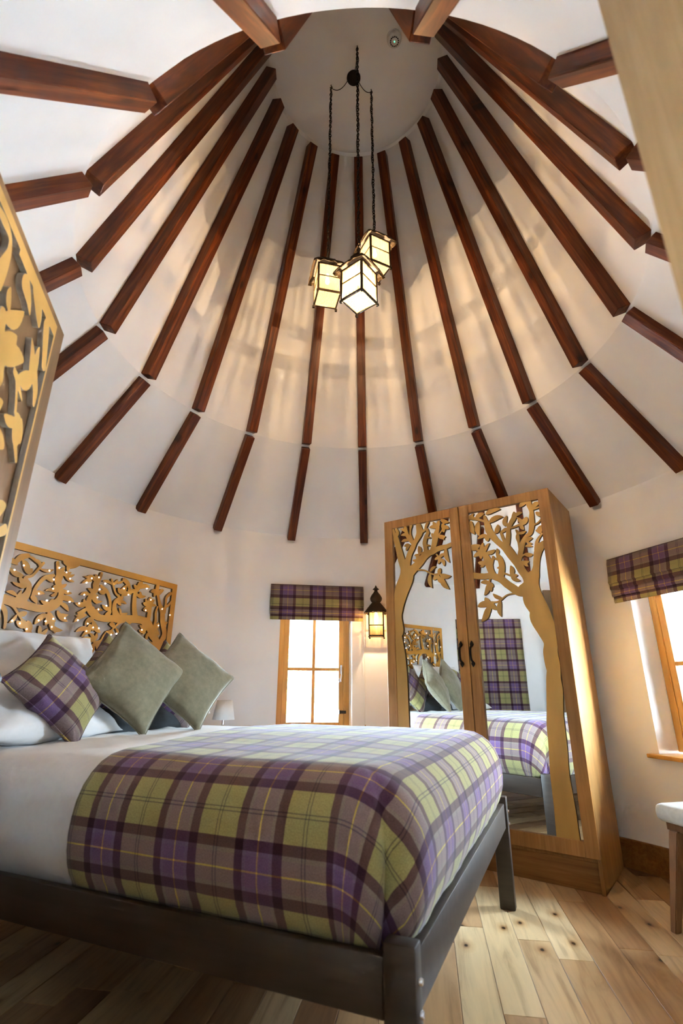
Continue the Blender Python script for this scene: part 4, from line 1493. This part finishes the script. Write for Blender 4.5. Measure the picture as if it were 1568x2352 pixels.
for s in (-1, 1):
    for z, t in ((0.0, 0.005), (0.092, 0.003), (H - 0.006, 0.005)):
        bars.append((-w, w, s * w - 0.0045, s * w + 0.0045, z - t, z + t))
        bars.append((s * w - 0.0045, s * w + 0.0045, -w, w, z - t, z + t))
link('frame', boxes(bars), M['bronze'], wl)
for sx in (-1, 1):
    for sy in (-1, 1):
        b_ = link('foot_ball', lathe([(0.0001, 0.008), (0.006, 0.005), (0.008, 0.0), (0.006, -0.005), (0.0001, -0.008)], 10), M['bronze'], wl)
        b_.location = (sx * (w + 0.002), sy * (w + 0.002), -0.012)
for k in range(4):
    for (z0, z1) in ((0.005, 0.089), (0.095, H - 0.011)):
        p = link('pane', box(-w + 0.005, w - 0.005, -w - 0.001, -w + 0.001, z0, z1), M['seedy'], wl)
        p.rotation_euler = (0, 0, k * PI / 2)
bb = link('bulb', lathe([(0.0001, 0.0), (0.012, 0.007), (0.017, 0.022), (0.012, 0.042), (0.008, 0.055), (0.008, 0.08), (0.0001, 0.08)], 14), M['bulb'], wl)
bb.location = (0, 0, 0.150)
link('wall_plate', box(-0.035, 0.035, 0.108, 0.123, 0.16, 0.36, 0.004), M['bronze'], wl)
link('bracket', tube([(0, 0.11, 0.33), (0, 0.09, 0.345), (0, 0.05, 0.34)], 0.008, 8), M['bronze'], wl)
li = bpy.data.lights.new('wall_lantern_light', 'POINT')
li.energy = LAMP_W * 0.30
li.color = (1.0, 0.68, 0.38)
li.shadow_soft_size = 0.006
lo = bpy.data.objects.new('wall_lantern_light', li)
COL.objects.link(lo)
lo.parent = wl
lo.location = (0, 0, 0.125)

# ================================================================== BEDSIDE TABLE AND LAMP
tb = tag(empty('bedside_table', (-1.03, 1.60, 0), BRZ), 'small dark bedside table between the bed and the far wall', 'table')
link('table_top', box(-0.13, 0.15, -0.16, 0.16, 0.575, 0.600, 0.004), M['bedwood'], tb)
for (x, y) in ((-0.105, -0.135), (0.125, -0.135), (-0.105, 0.135), (0.125, 0.135)):
    link('leg', box(x - 0.018, x + 0.018, y - 0.018, y + 0.018, 0, 0.575, 0.003), M['bedwood'], tb)
link('shelf', box(-0.10, 0.12, -0.13, 0.13, 0.20, 0.216, 0.002), M['bedwood'], tb)
lm = tag(empty('table_lamp', (-1.03, 1.58, 0.600)), 'small lamp with a white tapered shade just past the bed', 'lamp')
link('base', lathe([(0.05, 0.0), (0.05, 0.008), (0.022, 0.016), (0.014, 0.04), (0.026, 0.09), (0.030, 0.13), (0.016, 0.19), (0.012, 0.225), (0.0001, 0.226)], 24, closed=True), M['plastic'], lm)
link('neck', lathe([(0.012, 0.226), (0.012, 0.275), (0.0001, 0.276)], 14), M['steel'], lm)
sh = link('lamp_shade', lathe([(0.084, 0.262), (0.058, 0.402)], 32), M['shade'], lm)
solidify(sh, 0.002, 0)

# ================================================================== INLINE CORD SWITCH AT THE HEADBOARD
sw = tag(empty('cord_switch', bedw(0.265, 2.352, 0)), 'white inline switch on a cord hanging over the headboard edge', 'switch')
link('cord', tube([(0, 0, 1.86), (0.002, 0, 1.6), (0, 0.002, 1.2), (0, 0, 1.0)], 0.003, 6), M['plastic'], sw)
link('switch_body', box(-0.014, 0.014, -0.012, 0.012, 1.41, 1.50, 0.006, 2), M['plastic'], sw)

# ================================================================== STOOL
st = tag(empty('stool', (1.80, 0.262, 0), R(16)), 'pale upholstered stool with tapered wooden legs under the right window', 'stool')
sp = []
bm = bmesh.new()
bm_box(bm, -0.245, 0.20, -0.19, 0.19, 0.462, 0.545)
bmesh.ops.bevel(bm, geom=bm.edges[:], offset=0.040, segments=5, affect='EDGES', profile=0.6)
link('seat', from_bm(bm, ang=60), M['pale'], st)
link('seat_frame', box(-0.20, 0.175, -0.165, 0.165, 0.425, 0.463, 0.003), M['stoolwood'], st)
for (x, y) in ((-0.190, 0.112), (-0.190, -0.112), (0.160, 0.112), (0.160, -0.112)):
    bm = bmesh.new()
    vs = bm_box(bm, x - 0.030, x + 0.030, y - 0.026, y + 0.026, 0.0, 0.43)
    for v in vs:
        if v.co.z < 0.1:
            v.co.x = x + (v.co.x - x) * 0.62 - 0.068 * (1 if x < 0 else -1)
            v.co.y = y + (v.co.y - y) * 0.62 + 0.052 * (1 if y > 0 else -1)
    bmesh.ops.bevel(bm, geom=bm.edges[:], offset=0.004, segments=2, affect='EDGES')
    link('leg', from_bm(bm, ang=40), M['stoolwood'], st)

# ================================================================== OUTSIDE
struct(link('ground_outside', lathe([(0.0001, -0.40), (2.6, -0.40), (60, -0.40)], 48), M['gravel']))


def bush(name, label, loc, rx, rz_, n, seed):
    rr = random.Random(seed)
    root = tag(empty(name, loc), label, 'bush', 'garden bushes outside')
    V_, F_ = [], []
    for i in range(n):
        while True:
            p = Vector((rr.uniform(-1, 1), rr.uniform(-1, 1), rr.uniform(-1, 1)))
            if 0.4 < p.length < 1:
                break
        c = Vector((p.x * rx, p.y * rx, rz_ + p.z * rz_))
        a = Vector((rr.gauss(0, 1), rr.gauss(0, 1), rr.gauss(0, 1))).normalized()
        b = a.orthogonal().normalized()
        s = rr.uniform(0.06, 0.12)
        k = len(V_)
        V_ += [c - a * s, c + b * s * 0.5, c + a * s, c - b * s * 0.5]
        F_.append((k, k + 1, k + 2, k + 3))
    f = link('foliage', mesh(V_, F_), M['leaf'], root)
    f['kind'] = 'stuff'
    link('stem', tube([(0, 0, 0), (0.05, 0, rz_ * 0.6), (0.0, 0.04, rz_ * 1.3)], [0.06, 0.045, 0.02], 8), M['bark'], root)


bush('garden_bush', 'leafy bush outside seen in the left upper window pane', (-2.5, 15.0, -0.4), 1.3, 1.45, 1600, 3)
bush('garden_bush', 'smaller bush outside seen in the right upper window pane', (-0.9, 19.0, -0.4), 1.2, 1.3, 1200, 4)
